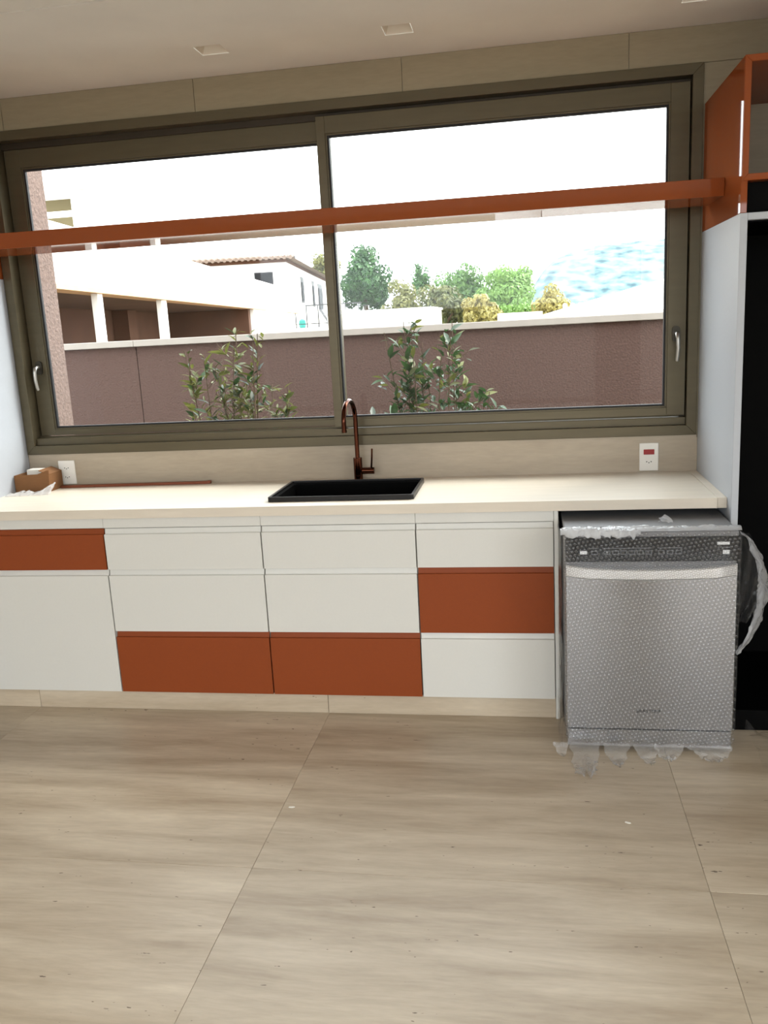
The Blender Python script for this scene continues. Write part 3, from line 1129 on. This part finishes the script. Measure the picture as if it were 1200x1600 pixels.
sheet(b, fleft, 26, 50, keep=lambda u, v: v > .05 * abs(mn.noise(Vector((u * 7, 1, 1)))))
obj('side_film', b, 'wrap_film', bw, smooth=70)
# left vertical pleat hanging in front of the cabinet end
b = BM()


def fpleat(u, v):
    z = 0.010 + 0.840 * v
    x = DX0 - .028 + .046 * u - .006 * math.sin(5 * z)
    y = DY - .014 - .016 * math.sin(math.pi * u) - .010 * abs(mn.noise(Vector((u * 5, z * 4, 8)))) - .05 * max(0, .12 - z)
    return (x, y, z)


sheet(b, fpleat, 10, 60)
obj('side_pleat', b, 'wrap_film', bw, smooth=70)
# right-hand loose flap bulging over the dark niche
b = BM()


def fflap(u, v):
    z = 0.848 - 0.455 * v
    bul = .092 * math.sin(math.pi * min(1, v ** .85)) ** .8
    wob = .012 * mn.noise(Vector((v * 9, u * 4, 5)))
    ang = u * 2.6
    r = .030 * (.5 + .9 * math.sin(math.pi * min(1, v + .06)))
    x = DX1 + .004 + bul - r * .7 * (1 - math.cos(ang)) * .5 + wob + .006 * mn.noise(Vector((v * 30, u * 9, 1)))
    y = DY - .006 + r * math.sin(ang) + .010 * mn.noise(Vector((v * 22, u * 6, 7))) - .02 * math.sin(math.pi * v)
    return (max(x, DX1 + .003), y, z)


sheet(b, fflap, 16, 46)
obj('loose_flap', b, 'wrap_crumple', bw, smooth=60)
b = BM()


def fflap2(u, v):
    z = 0.846 - 0.33 * v
    x = DX1 + .003 + (.030 + .052 * math.sin(math.pi * v)) * u + .006 * mn.noise(Vector((v * 14, u * 6, 11)))
    y = DY - .002 + .010 * math.sin(7 * u + 5 * v) + .006 * mn.noise(Vector((v * 30, u * 9, 3)))
    return (max(x, DX1 + .0025), y, z)


sheet(b, fflap2, 14, 36)
obj('loose_flap', b, 'wrap_film', bw, smooth=60)
# tatters on the floor
tat = [(1.022, 1.076, -0.915, 0, .9), (1.088, 1.192, -1.045, 1, .35), (1.205, 1.300, -0.985, 2, .8), (1.315, 1.400, -0.950, 3, .7), (1.390, 1.500, -0.925, 4, .9), (1.515, 1.668, -0.920, 5, .8)]
for xa, xb, yf, sd_, tp_ in tat:
    b = BM()
    skew = .25 * mn.noise(Vector((sd_ * 3.7 + .4, .5, 0)))

    def ft(u, v, xa=xa, xb=xb, yf=yf, sd_=sd_, tp_=tp_, skew=skew):
        hw = (xb - xa) / 2 * (1 - tp_ * v ** 1.4) * (1 + .30 * mn.noise(Vector((v * 5, sd_, (u > .5) * 3.0))) + .40 * v * mn.noise(Vector((v * 19, sd_ + 9, (u > .5) * 5.0))))
        x = (xa + xb) / 2 + skew * (xb - xa) * v + (u * 2 - 1) * hw
        y0 = DY - .013
        y = y0 + (yf - y0) * v * (1 + .28 * mn.noise(Vector((u * 6, sd_, 2))))
        n = mn.noise(Vector((x * 70, y * 55, sd_)))
        n2 = mn.noise(Vector((x * 25, y * 30, sd_ + 5)))
        z = .0025 + max(0, .034 * (1 - v * 2.0)) + (.026 * abs(n) + .020 * max(0, n2)) * (.35 + .65 * v)
        return (x, y + .006 * n, z)
    sheet(b, ft, 16, 22)
    obj('torn_edge', b, 'wrap_torn', bw, smooth=60)
# air bubbles on the front sheet and on the big floor tatter
b = BM()


def bubble(bm, c, r, h, ax='y'):
    n = 8
    r1, r2, r3 = [], [], []
    for k in range(n):
        a = 2 * math.pi * k / n
        ca, sa = math.cos(a), math.sin(a)
        r1.append(bm.verts.new((c[0] + r * ca, c[1], c[2] + r * sa)))
        r2.append(bm.verts.new((c[0] + .88 * r * ca, c[1] - .55 * h, c[2] + .88 * r * sa)))
        r3.append(bm.verts.new((c[0] + .50 * r * ca, c[1] - .90 * h, c[2] + .50 * r * sa)))
    tp = bm.verts.new((c[0], c[1] - h, c[2]))
    for k in range(n):
        bm.faces.new((r1[k], r1[(k + 1) % n], r2[(k + 1) % n], r2[k]))
        bm.faces.new((r2[k], r2[(k + 1) % n], r3[(k + 1) % n], r3[k]))
        bm.faces.new((r3[k], r3[(k + 1) % n], tp))


SPC = 0.0152
ca, sa = math.cos(math.radians(11)), math.sin(math.radians(11))
for ri in range(-20, 90):
    for ci in range(-20, 70):
        gx, gz_ = (ci + .5 * (ri % 2)) * SPC, ri * SPC * .866
        x, z = FX0 + gx * ca - gz_ * sa + .15, .03 + gx * sa + gz_ * ca
        if FX0 + .006 < x < FX1 - .006 and ragged(x) + .007 < z < .850:
            bubble(b, (x, front_y(x, z) - .0012, z), .0067, .0050)
tag(obj('air_bubbles', b, 'wrap_bubble', bw, smooth=80), kind='stuff')

b = BM()


def scrap(u, v):
    x = 1.417 + .050 * u + .010 * math.sin(3 * v)
    return (x - .022 * v * u * 1.2, -0.700 - .02 * u * (1 - v) + .006 * math.sin(6 * u + 2 * v), DZ1 + .0012 + .005 * abs(math.sin(9 * u)) * (1 - v) + (.028 * v ** 1.2) * (.5 + .5 * u))


sheet(b, scrap, 10, 10)
tag(obj('film_scrap', b, 'wrap_crumple', smooth=60), 'small torn scrap of film curling up on top of the dishwasher', 'plastic scrap')
b = BM()


def scrap2(u, v):
    x = XP + .075 + .34 * u
    y = -0.97 + .29 * v
    n = mn.noise(Vector((x * 12, y * 12, 3)))
    return (x, min(y + .03 * mn.noise(Vector((x * 7, 1, 1))), YP - .008), .003 + max(0, .05 * math.sin(math.pi * v) * (.5 + n)) + .06 * (1 - u) * v * abs(n) * 2)


sheet(b, scrap2, 28, 24)
tag(obj('film_sheet', b, 'wrap_film', smooth=60), 'loose crumpled sheet of clear film on the floor of the dark niche', 'plastic film')

# small chips on the floor
for k, (x, y, a, l, lab) in enumerate([(0.115, -1.322, .1, .022, 'tiny beige chip on the floor at the tile joint'), (1.245, -1.335, -.4, .020, 'tiny white splinter on the floor before the dishwasher')]):
    b = BM()
    pts = [(-l / 2, -.002), (l * .1, -.004), (l / 2, 0), (l * .2, .003), (-l * .4, .003)]
    ca, sa = math.cos(a), math.sin(a)
    prism(b, [(x + p[0] * ca - p[1] * sa, y + p[0] * sa + p[1] * ca) for p in pts], 'z', .0004, .003)
    tag(obj('debris_chip', b, 'paper_white'), lab, 'debris')

# ================================================================== outside
gz = -0.25
g = BM()
box(g, -90, 90, 0.165, 170, gz - .3, gz)
tag(obj('garden_ground', g, 'ground'), kind='structure')
g = BM()
box(g, -90, 90, -60, ROOM_Y - .205, -0.30, -0.02)
box(g, ROOM_X1 + .205, 90, ROOM_Y - .205, 0.16, -0.30, -0.02)
tag(obj('terrace_ground', g, 'coping'), kind='structure')
hd = thing('wall_reflection_blocker', (0, -13.5, -0.02), kind='structure')  # added out of view to darken what the window glass reflects
bx('wall_section', 'coping', hd, -14, 14, -14.2, -13.4, -0.0195, 1.9, bev=0.1)
bx('wall_section', 'coping', hd, 13.2, 14.0, -13.3, 0.1, -0.0195, 1.9, bev=0.1)
# boundary wall
gw = thing('garden_wall', (0, 3.1, gz), 'pinkish brown rough stucco garden wall with pale coping outside the window', 'wall')
obj('wall_core', box(BM(), -8.9, 7.9, 3.03, 3.15, gz + .0005, 1.555), 'stucco_wall', gw)
xs = [-9.0, -2.27, 8.0]
for x0, x1 in zip(xs, xs[1:]):
    bx('wall_section', 'stucco_wall', gw, x0 + .0025, x1 - .0025, 3.0, 3.18, gz + .0005, 1.560, bev=0.003)
    bx('coping', 'coping', gw, x0 + .0005, x1 - .0005, 2.955, 3.22, 1.561, 1.614, bev=0.004)
# wing wall of the house at the left
b = BM()
box(b, -2.25, -1.90, 0.162, 1.175, gz + .0005, 4.2, bev=0.004)
tag(obj('wing_wall', b, 'stucco_light'), 'pinkish stucco end wall just outside the left window edge', 'wall')

# ---- shrubs
def leaf_mesh(name, L, Wd, m):
    b = BM()
    rows = [(0, .0), (.2, .75), (.45, 1.0), (.75, .62), (1.0, .0)]
    vs = []
    for s, w in rows:
        zc_ = -.22 * L * s * s
        if w == 0:
            vs.append([b.verts.new((0, L * s, zc_))])
        else:
            vs.append([b.verts.new((-w * Wd / 2, L * s, zc_ + .18 * Wd * w)), b.verts.new((0, L * s, zc_)), b.verts.new((w * Wd / 2, L * s, zc_ + .18 * Wd * w))])
    for a, c in zip(vs, vs[1:]):
        if len(a) == 1:
            b.faces.new((a[0], c[1], c[0]))
            b.faces.new((a[0], c[2], c[1]))
        elif len(c) == 1:
            b.faces.new((a[0], a[1], c[0]))
            b.faces.new((a[1], a[2], c[0]))
        else:
            b.faces.new((a[0], a[1], c[1], c[0]))
            b.faces.new((a[1], a[2], c[2], c[1]))
    me = bpy.data.meshes.new(name)
    b.to_mesh(me)
    b.free()
    for p in me.polygons:
        p.use_smooth = True
    me.materials.append(MATS[m])
    return me


def shrub(base, tips, label, meshes, nleaf, seed, spread=0.13, dense=True):
    rnd = random.Random(seed)
    t = thing('garden_shrub', base, label, 'shrub', 'leafy shrubs outside the window')
    base = Vector(base)
    total = 0
    extra = ([], [])
    lv = [tuple(q.co) for q in meshes[1].vertices]
    lf_ = [tuple(q.vertices) for q in meshes[1].polygons]
    per = max(1, nleaf // len(tips))
    for tip, b0 in tips:
        tip = Vector(tip)
        st = base + Vector((b0, rnd.uniform(-.08, .08), 0))
        bend = Vector((rnd.uniform(-.05, .05), rnd.uniform(-.05, .05), 0))
        P = [st.lerp(tip, s) + bend * math.sin(math.pi * s) for s in [i / 9 for i in range(10)]]
        b = BM()
        tube(b, P, [.0085 - .006 * i / 9 for i in range(10)], 6)
        # side twigs
        tw = []
        for k in range(4):
            s = rnd.uniform(.72, .96)
            p = st.lerp(tip, s) + bend * math.sin(math.pi * s)
            d = Vector((rnd.uniform(-1, 1), rnd.uniform(-1, 1), rnd.uniform(.5, 1.3))).normalized() * rnd.uniform(.08, spread + .05)
            tube(b, [p, p + d * .5 + Vector((0, 0, -.004)), p + d], [.003, .0024, .0015], 5)
            tw.append((p, p + d))
        obj('stem', b, 'bark', t, smooth=60)
        for k in range(per):
            if rnd.random() < .42:
                s = rnd.uniform(.74, 1.0)
                p = st.lerp(tip, s) + bend * math.sin(math.pi * s)
                ax_ = (tip - st).normalized()
            else:
                a, c = rnd.choice(tw)
                q = rnd.uniform(.2, 1.0)
                p = a.lerp(c, q)
                ax_ = (c - a).normalized()
            out = Vector((rnd.uniform(-1, 1), rnd.uniform(-1, 1), rnd.uniform(-.1, .5))).normalized()
            d = (out + ax_ * rnd.uniform(.2, 1.1)).normalized()
            q = d.to_track_quat('Y', 'Z')
            if k % 2 and dense:
                # smaller inner leaves, joined
                mt = Matrix.Translation(p - base + Vector((rnd.uniform(-.03, .03), rnd.uniform(-.03, .03), rnd.uniform(-.05, .03)))) @ q.to_matrix().to_4x4() @ Matrix.Scale(rnd.uniform(.6, 1.1), 4)
                i0 = len(extra[0])
                extra[0].extend([mt @ Vector(c) for c in lv])
                extra[1].extend([tuple(i + i0 for i in f) for f in lf_])
                continue
            lf = bpy.data.objects.new('leaf', rnd.choice(meshes))
            COL.objects.link(lf)
            lf.parent = t
            lf.location = p - base
            lf.rotation_mode = 'QUATERNION'
            lf.rotation_quaternion = q @ Matrix.Rotation(rnd.uniform(-.9, .9), 3, 'Y').to_quaternion()
            sc = rnd.uniform(.75, 1.35)
            lf.scale = (sc, sc, sc)
            total += 1
    if extra[0]:
        me = bpy.data.meshes.new('small_leaves')
        me.from_pydata(extra[0], [], extra[1])
        me.materials.append(meshes[1].materials[0])
        so = bpy.data.objects.new('small_leaves', me)
        COL.objects.link(so)
        so.parent = t
        tag(so, kind='stuff')
    return t


LY = [leaf_mesh('leaf_yellow', .085, .026, 'leaf_shrub_yellow'), leaf_mesh('leaf_yellow_small', .065, .020, 'leaf_shrub_yellow'), leaf_mesh('leaf_mixed', .070, .022, 'leaf_shrub_green')]
LG = [leaf_mesh('leaf_green', .085, .030, 'leaf_shrub_green'), leaf_mesh('leaf_green_small', .065, .025, 'leaf_shrub_green'), leaf_mesh('leaf_old', .070, .024, 'leaf_shrub_yellow')]
YS = 1.0


def tips_at(lst, y0=YS):
    r = random.Random(3)
    return [(tuple(at(u, v, y0 + r.uniform(-.14, .14))), b) for u, v, b in lst]


shrub((-0.74, YS, gz + .001), tips_at([(288, 548, -.12), (318, 556, -.08), (335, 570, -.03), (365, 545, 0), (368, 520, .02), (402, 512, .05), (395, 535, .06), (425, 600, .10), (450, 600, .16), (350, 600, .0), (300, 600, -.1), (448, 640, .16), (385, 590, .04)]),
      'yellow-green leafy shrub outside the left window sash', LY, 580, 11)
shrub((0.42, YS, gz + .001), tips_at([(600, 520, -.14), (630, 502, -.08), (642, 512, -.05), (660, 535, -.02), (706, 500, .04), (702, 520, .05), (690, 545, .0), (715, 560, .08), (765, 612, .2), (755, 630, .22), (730, 600, .14), (640, 570, -.08), (668, 575, 0), (740, 620, .18), (650, 610, -.05)]),
      'dark green leafy shrub outside the right window sash', LG, 590, 23)
shrub((0.12, .55, gz + .001), tips_at([(590, 641, -.03), (612, 638, .03), (630, 643, .08)], .55),
      'low leafy sprig left of the dark green shrub, just above the sill', LG, 36, 31, spread=.05, dense=False)

# ---- neighbour building under construction (long side recedes to the left back)
NS = Vector((-5.356, 7.46, 0))
ND = Vector((-.1238, .9923, 0)).normalized()
NN = Vector((ND.y, -ND.x, 0))          # outward, towards the right


def nbox(bm, s0, s1, d0, d1, z0, z1):
    """Box in the neighbour facade's own frame: s along, d outward."""
    P = []
    for z in (z0, z1):
        for s, d in ((s0, d0), (s1, d0), (s1, d1), (s0, d1)):
            P.append(bm.verts.new(NS + ND * s + NN * d + Vector((0, 0, z))))
    for f in ((3, 2, 1, 0), (4, 5, 6, 7), (0, 1, 5, 4), (1, 2, 6, 5), (2, 3, 7, 6), (3, 0, 4, 7)):
        bm.faces.new([P[i] for i in f])
    return bm


nb = thing('unfinished_house', NS + ND * 7 + Vector((0, 0, gz)), 'white unfinished neighbouring house with open bays under a long parapet', 'building')
obj('parapet', nbox(BM(), -3.5, 24.5, -.30, 0, 2.42, 3.25), 'white_render', nb)
obj('fascia', nbox(BM(), -3.5, 25.5, -.32, .04, 2.35, 2.419), 'fascia_board', nb)
obj('roof_slab', nbox(BM(), -3.5, 24.5, -6.0, -.301, 3.0, 3.2), 'white_render', nb)
obj('soffit', nbox(BM(), -3.5, 25.0, -6.0, -.325, 2.36, 2.42), 'red_render', nb)
for s0, s1 in ((-1.9, -1.65), (1.52, 1.74), (4.98, 5.34)):
    obj('column', nbox(BM(), s0, s1, -.12, -.02, gz, 2.349), 'white_render', nb)
obj('end_wall', nbox(BM(), 14.8, 24.0, -5.5, -.02, gz, 2.349), 'white_render', nb)
obj('inner_wall', nbox(BM(), -3.4, 5.1, -2.9, -2.6, gz, 2.359), 'raw_render', nb)
obj('inner_wall', nbox(BM(), 5.1, 14.79, -2.9, -2.6, gz, 2.359), 'red_render', nb)
obj('bay_shade_wall', nbox(BM(), 14.5, 14.79, -2.59, -.13, gz, 2.349), 'red_render', nb)  # added wall; its dark red stands in for shade on the end wall
obj('inner_pier', nbox(BM(), 3.7, 4.3, -2.59, -2.2, gz, 2.349), 'raw_render', nb)
obj('inner_pier', nbox(BM(), 9.6, 10.3, -2.59, -2.2, gz, 2.349), 'red_render', nb)
# upper storey, set back at the left
up_ = thing('upper_storey', NS + ND * 3 + NN * -4 + Vector((0, 0, 3.2)), 'white upper floor with open grey bays, behind the left edge of the shelf', 'building')
Y2 = 12.0


def q3(x0, x1, y0, y1, z0, z1, name, m, par):
    return obj(name, box(BM(), x0, x1, y0, y1, z0, z1), m, par)


q3(-9.6, -7.26, 13.0, 13.2, 3.27, 4.42, 'back_wall', 'raw_render', up_)
q3(-7.40, -7.22, 12.0, 12.2, 3.27, 4.36, 'column', 'white_render', up_)
q3(-9.6, -7.41, 12.0, 12.1, 3.95, 4.05, 'cross_beam', 'white_render', up_)
q3(-9.6, -7.05, 11.9, 13.2, 4.421, 4.52, 'roof_slab', 'white_render', up_)
q3(-7.21, -6.4, 12.05, 12.2, 3.27, 4.38, 'side_wall', 'white_render', up_)

# ---- far house with tiled eaves
HC = Vector((-10.9, 40.0, 0))
hs = thing('neighbour_house', HC + Vector((0, 0, gz)), 'white two-storey house with tiled eaves beyond the unfinished building', 'building')
HN = Vector((-ND.y, ND.x, 0))          # to the left


def hbox(bm, s0, s1, d0, d1, z0, z1):
    P = []
    for z in (z0, z1):
        for s, d in ((s0, d0), (s1, d0), (s1, d1), (s0, d1)):
            P.append(bm.verts.new(HC + ND * s + HN * d + Vector((0, 0, z))))
    for f in ((3, 2, 1, 0), (4, 5, 6, 7), (0, 1, 5, 4), (1, 2, 6, 5), (2, 3, 7, 6), (3, 0, 4, 7)):
        bm.faces.new([P[i] for i in f])
    return bm


obj('wall', hbox(BM(), 0, 22, 0, 8, gz, 5.05), 'white_render', hs)
obj('eaves_band', hbox(BM(), -.02, 22, -.02, 8, 5.051, 5.22), 'red_render', hs)
# hipped roof with overhang
b = BM()
ov = .45
P = [HC + ND * s + HN * d + Vector((0, 0, z)) for s, d, z in ((-ov, -ov, 5.23), (22 + ov, -ov, 5.23), (22 + ov, 8 + ov, 5.23), (-ov, 8 + ov, 5.23), (4, 4, 5.95), (18, 4, 5.95))]
V = [b.verts.new(p) for p in P]
for f in ((0, 1, 5, 4), (1, 2, 5), (2, 3, 4, 5), (3, 0, 4), (3, 2, 1, 0)):
    b.faces.new([V[i] for i in f])
rf = obj('roof', b, 'roof_tile', hs)
for k in range(30):        # round tile ends along the front eave
    d = -ov + .15 + k * .3
    if d > 8:
        break
    b = BM()
    c = HC + HN * d
    tube(b, [c + ND * (-ov - .05) + Vector((0, 0, 5.25)), c + ND * (-ov + .9) + Vector((0, 0, 5.25 + .15))], .10, 8)
    obj('roof_tile_row', b, 'roof_tile', rf)
b = BM()
tube(b, [HC + ND * 13.5 + HN * 1.6 + Vector((0, 0, 5.3)), HC + ND * 13.5 + HN * 1.6 + Vector((0, 0, 6.3)), HC + ND * 13.5 + HN * 1.6 + Vector((0, 0, 6.31)), HC + ND * 13.5 + HN * 1.6 + Vector((0, 0, 6.45))], [.22, .22, .36, .36], 12)
obj('chimney', b, 'dark_metal', hs, smooth=30)
for s0, s1, z0, z1 in ((5.3, 6.5, 3.2, 4.62), (10.9, 11.9, 3.1, 4.66), (14.2, 16.8, 2.9, 4.65)):
    f = obj('window', hbox(BM(), s0, s1, -.03, -.001, z0, z1), 'dark_metal', hs)
    obj('pane', hbox(BM(), s0 + .15, s1 - .15, -.06, -.031, z0 + .1, z1 - .3), 'dark_window', f)
f = obj('window', hbox(BM(), -.03, -.001, .70, 1.65, 3.95, 4.62), 'dark_metal', hs)
obj('pane', hbox(BM(), -.05, -.031, .75, 1.60, 4.0, 4.57), 'dark_window', f)

# ---- terrace with railing, barrel and chair
tr_ = thing('roof_terrace', (-6.0, 26, gz), 'white neighbouring terrace with thin metal railing beyond the garden wall', 'building')
q3(-7.4, -4.3, 24.9, 28, gz, 1.715, 'terrace_block', 'white_render', tr_)
for x in (-6.66, -6.28, -5.88, -5.40, -4.95, -4.5):
    q3(x - .015, x + .015, 25.0, 25.03, 1.716, 2.42 if x > -6.3 else 2.2, 'rail_post', 'dark_metal', tr_)
q3(-6.30, -4.4, 24.99, 25.04, 2.421, 2.46, 'handrail', 'dark_metal', tr_)
q3(-6.66, -4.4, 25.005, 25.025, 1.83, 1.855, 'lower_rail', 'dark_metal', tr_)
b = BM()
cc = at(472.5, 505, 25.6)
tube(b, [(cc.x, 25.6, 1.717), (cc.x, 25.6, 1.76), (cc.x, 25.6, 1.87), (cc.x, 25.6, 1.97), (cc.x, 25.6, 2.02)], [.09, .115, .125, .11, .05], 16)
tag(obj('barrel', b, 'teal_plastic', smooth=40), 'small teal plastic barrel on the white terrace', 'barrel')
ch = thing('terrace_chair', (-5.7, 25.6, 1.716), 'reclined grey sling chair on the white terrace', 'chair')
b = BM()
prism(b, [(-5.95, 2.28), (-5.86, 2.30), (-5.66, 1.93), (-5.38, 1.91), (-5.38, 1.88), (-5.70, 1.89)], 'y', 25.45, 25.85)
obj('sling', b, 'grey_sling', ch)
for x in (-5.72, -5.42):
    for y in (25.47, 25.83):
        b = BM()
        tube(b, [(x, y, 1.717), (x + .03, y, 1.90)], .014, 6)
        obj('leg', b, 'dark_metal', ch)

# ---- white block behind the mullion
wb = thing('white_block', (-3.2, 23, gz), 'low white flat-roofed building left of the trees', 'building')
q3(-4.9, -1.77, 22, 25, gz, 2.06, 'wall', 'white_render', wb)
q3(-4.95, -1.73, 21.95, 25.05, 2.061, 2.12, 'parapet', 'white_render', wb)
for x in [-4.6 + .13 * k for k in range(8)]:
    q3(x - .006, x + .006, 22.4, 22.412, 2.121, 2.27, 'rail_post', 'dark_metal', wb)
q3(-4.62, -3.66, 22.395, 22.417, 2.271, 2.29, 'handrail', 'dark_metal', wb)

# ---- pale tiled roof at the right
pr = thing('pale_roof_house', (5, 11, gz), 'pale roof with a row of tile ends just above the garden wall at right', 'building')
q3(1.2, 11, 9.3, 15, gz, 1.60, 'wall', 'white_render', pr)
b = BM()
P = [(1.0, 9.0, 1.62), (11.2, 9.0, 1.62), (11.2, 15.2, 1.62), (1.0, 15.2, 1.62), (3.9, 12.1, 2.32), (9.2, 12.1, 2.75)]
V = [b.verts.new(p) for p in P]
for f in ((0, 1, 5, 4), (1, 2, 5), (2, 3, 4, 5), (3, 0, 4), (3, 2, 1, 0)):
    b.faces.new([V[i] for i in f])
rf = obj('roof', b, 'roof_pale', pr)
for k in range(34):
    x = 1.52 + .11 * k
    b = BM()
    tube(b, [(x, 8.93, 1.628), (x, 9.6, 1.628 + .155)], .036, 8)
    obj('roof_tile_row', b, 'roof_pale', rf)
q3(.52, 1.19, 9.6, 11, gz, 1.72, 'side_annex', 'white_render', pr)

# ---- trees
def crown(bm, c, rad, n, size, rnd, clumps=34):
    cs = []
    for _ in range(clumps):
        d = Vector((rnd.gauss(0, 1), rnd.gauss(0, 1), rnd.gauss(0, 1))).normalized()
        q = rnd.random() ** .45 * .78
        cs.append((Vector((d.x * rad[0] * q, d.y * rad[1] * q, d.z * rad[2] * q)), rnd.uniform(.22, .38)))
    verts, faces = [], []
    for _ in range(int(n * 1.7)):
        k, rr = rnd.choice(cs)
        d = Vector((rnd.gauss(0, 1), rnd.gauss(0, 1), rnd.gauss(0, 1))).normalized()
        q = rnd.uniform(.72, 1.05)
        p = Vector(c) + k + Vector((d.x * rad[0], d.y * rad[1], d.z * rad[2])) * (rr * q)
        a = Vector((rnd.gauss(0, 1), rnd.gauss(0, 1), rnd.gauss(0, 1))).normalized()
        nrm = (d + a * .7).normalized()
        t1 = nrm.cross(a).normalized() * size * rnd.uniform(.6, 1.2)
        t2 = nrm.cross(t1).normalized() * size * rnd.uniform(.3, .6)
        i = len(verts)
        verts += [p - t1, p + t2, p + t1, p - t2]
        faces.append((i, i + 1, i + 2, i + 3))
    return verts, faces


def tree(u, v0, v1, w, Y, m, label, seed, n=2600, size=.13):
    """A tree whose crown spans pixels v0..v1 at depth Y, trunk down to the ground."""
    rnd = random.Random(seed)
    top, bot = at(u, v0, Y), at(u, v1, Y)
    pxm = (at(u + 10, v0, Y) - top).length / 10
    rz = (top.z - bot.z) / 2
    c = Vector((top.x, Y, (top.z + bot.z) / 2))
    t = thing('garden_tree', (c.x, Y, gz), label, 'tree', 'trees beyond the garden wall')
    me = bpy.data.meshes.new('foliage')
    rx = w / 2 * pxm
    vs, fs = crown(None, c - Vector((c.x, Y, gz)), (rx, rx, rz), n, size, rnd)
    me.from_pydata(vs, [], fs)
    me.materials.append(MATS[m])
    o = bpy.data.objects.new('foliage', me)
    COL.objects.link(o)
    o.parent = t
    b = BM()
    tube(b, [(c.x, Y, gz + .001), (c.x + .05, Y, c.z - rz * .5), (c.x, Y, c.z)], [rx * .10, rx * .07, rx * .03], 8)
    for k in range(4):
        a = k * 1.7 + seed
        tube(b, [(c.x, Y, c.z - rz * .5), (c.x + math.cos(a) * rx * .5, Y + math.sin(a) * rx * .5, c.z + rz * .1)], [rx * .05, rx * .015], 6)
    obj('trunk', b, 'bark', t, smooth=60)
    return t


tree(566, 386, 505, 96, 52, 'leaf_tree_dark', 'tall pointed dark green tree just right of the window mullion', 1, 5200, .15)
tree(628, 432, 525, 84, 50, 'leaf_tree_olive', 'olive green tree between the pointed tree and the wooded middle', 2, 3200)
tree(656, 402, 470, 34, 70, 'leaf_tree_dark', 'sparse dark tree rising behind the olive treetops', 3, 900, .16)
tree(690, 440, 535, 104, 43, 'leaf_tree_olive', 'broad olive tree behind the dark green shrub', 4, 4200)
tree(715, 404, 500, 96, 66, 'leaf_tree_mid', 'green tree with uneven crown behind the broad olive tree', 5, 3600, .16)
tree(795, 408, 515, 112, 62, 'leaf_tree_mid', 'large bright green domed tree left of the hazy hill', 6, 6000, .16)
tree(752, 452, 535, 84, 40, 'leaf_tree_gold', 'yellowish tree at the foot of the domed green tree', 7, 3200)
tree(858, 446, 520, 76, 48, 'leaf_tree_gold', 'small golden tree beside the pale roof', 8, 3000)
tree(816, 460, 530, 80, 55, 'leaf_tree_mid', 'low green tree between the domed tree and the pale roof', 9, 2600)
tree(505, 394, 440, 60, 75, 'leaf_tree_olive', 'treetop showing behind the chimney of the white house', 10, 1400, .2)

# ---- hill
b = BM()


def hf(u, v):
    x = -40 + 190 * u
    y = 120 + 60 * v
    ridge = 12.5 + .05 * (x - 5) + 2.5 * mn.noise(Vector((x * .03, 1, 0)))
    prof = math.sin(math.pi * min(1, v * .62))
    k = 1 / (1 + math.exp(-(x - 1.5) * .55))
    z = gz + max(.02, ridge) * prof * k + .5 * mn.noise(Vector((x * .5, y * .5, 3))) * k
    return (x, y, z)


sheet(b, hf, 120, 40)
tag(obj('wooded_hill', b, 'hill_forest_haze', smooth=80), kind='structure')
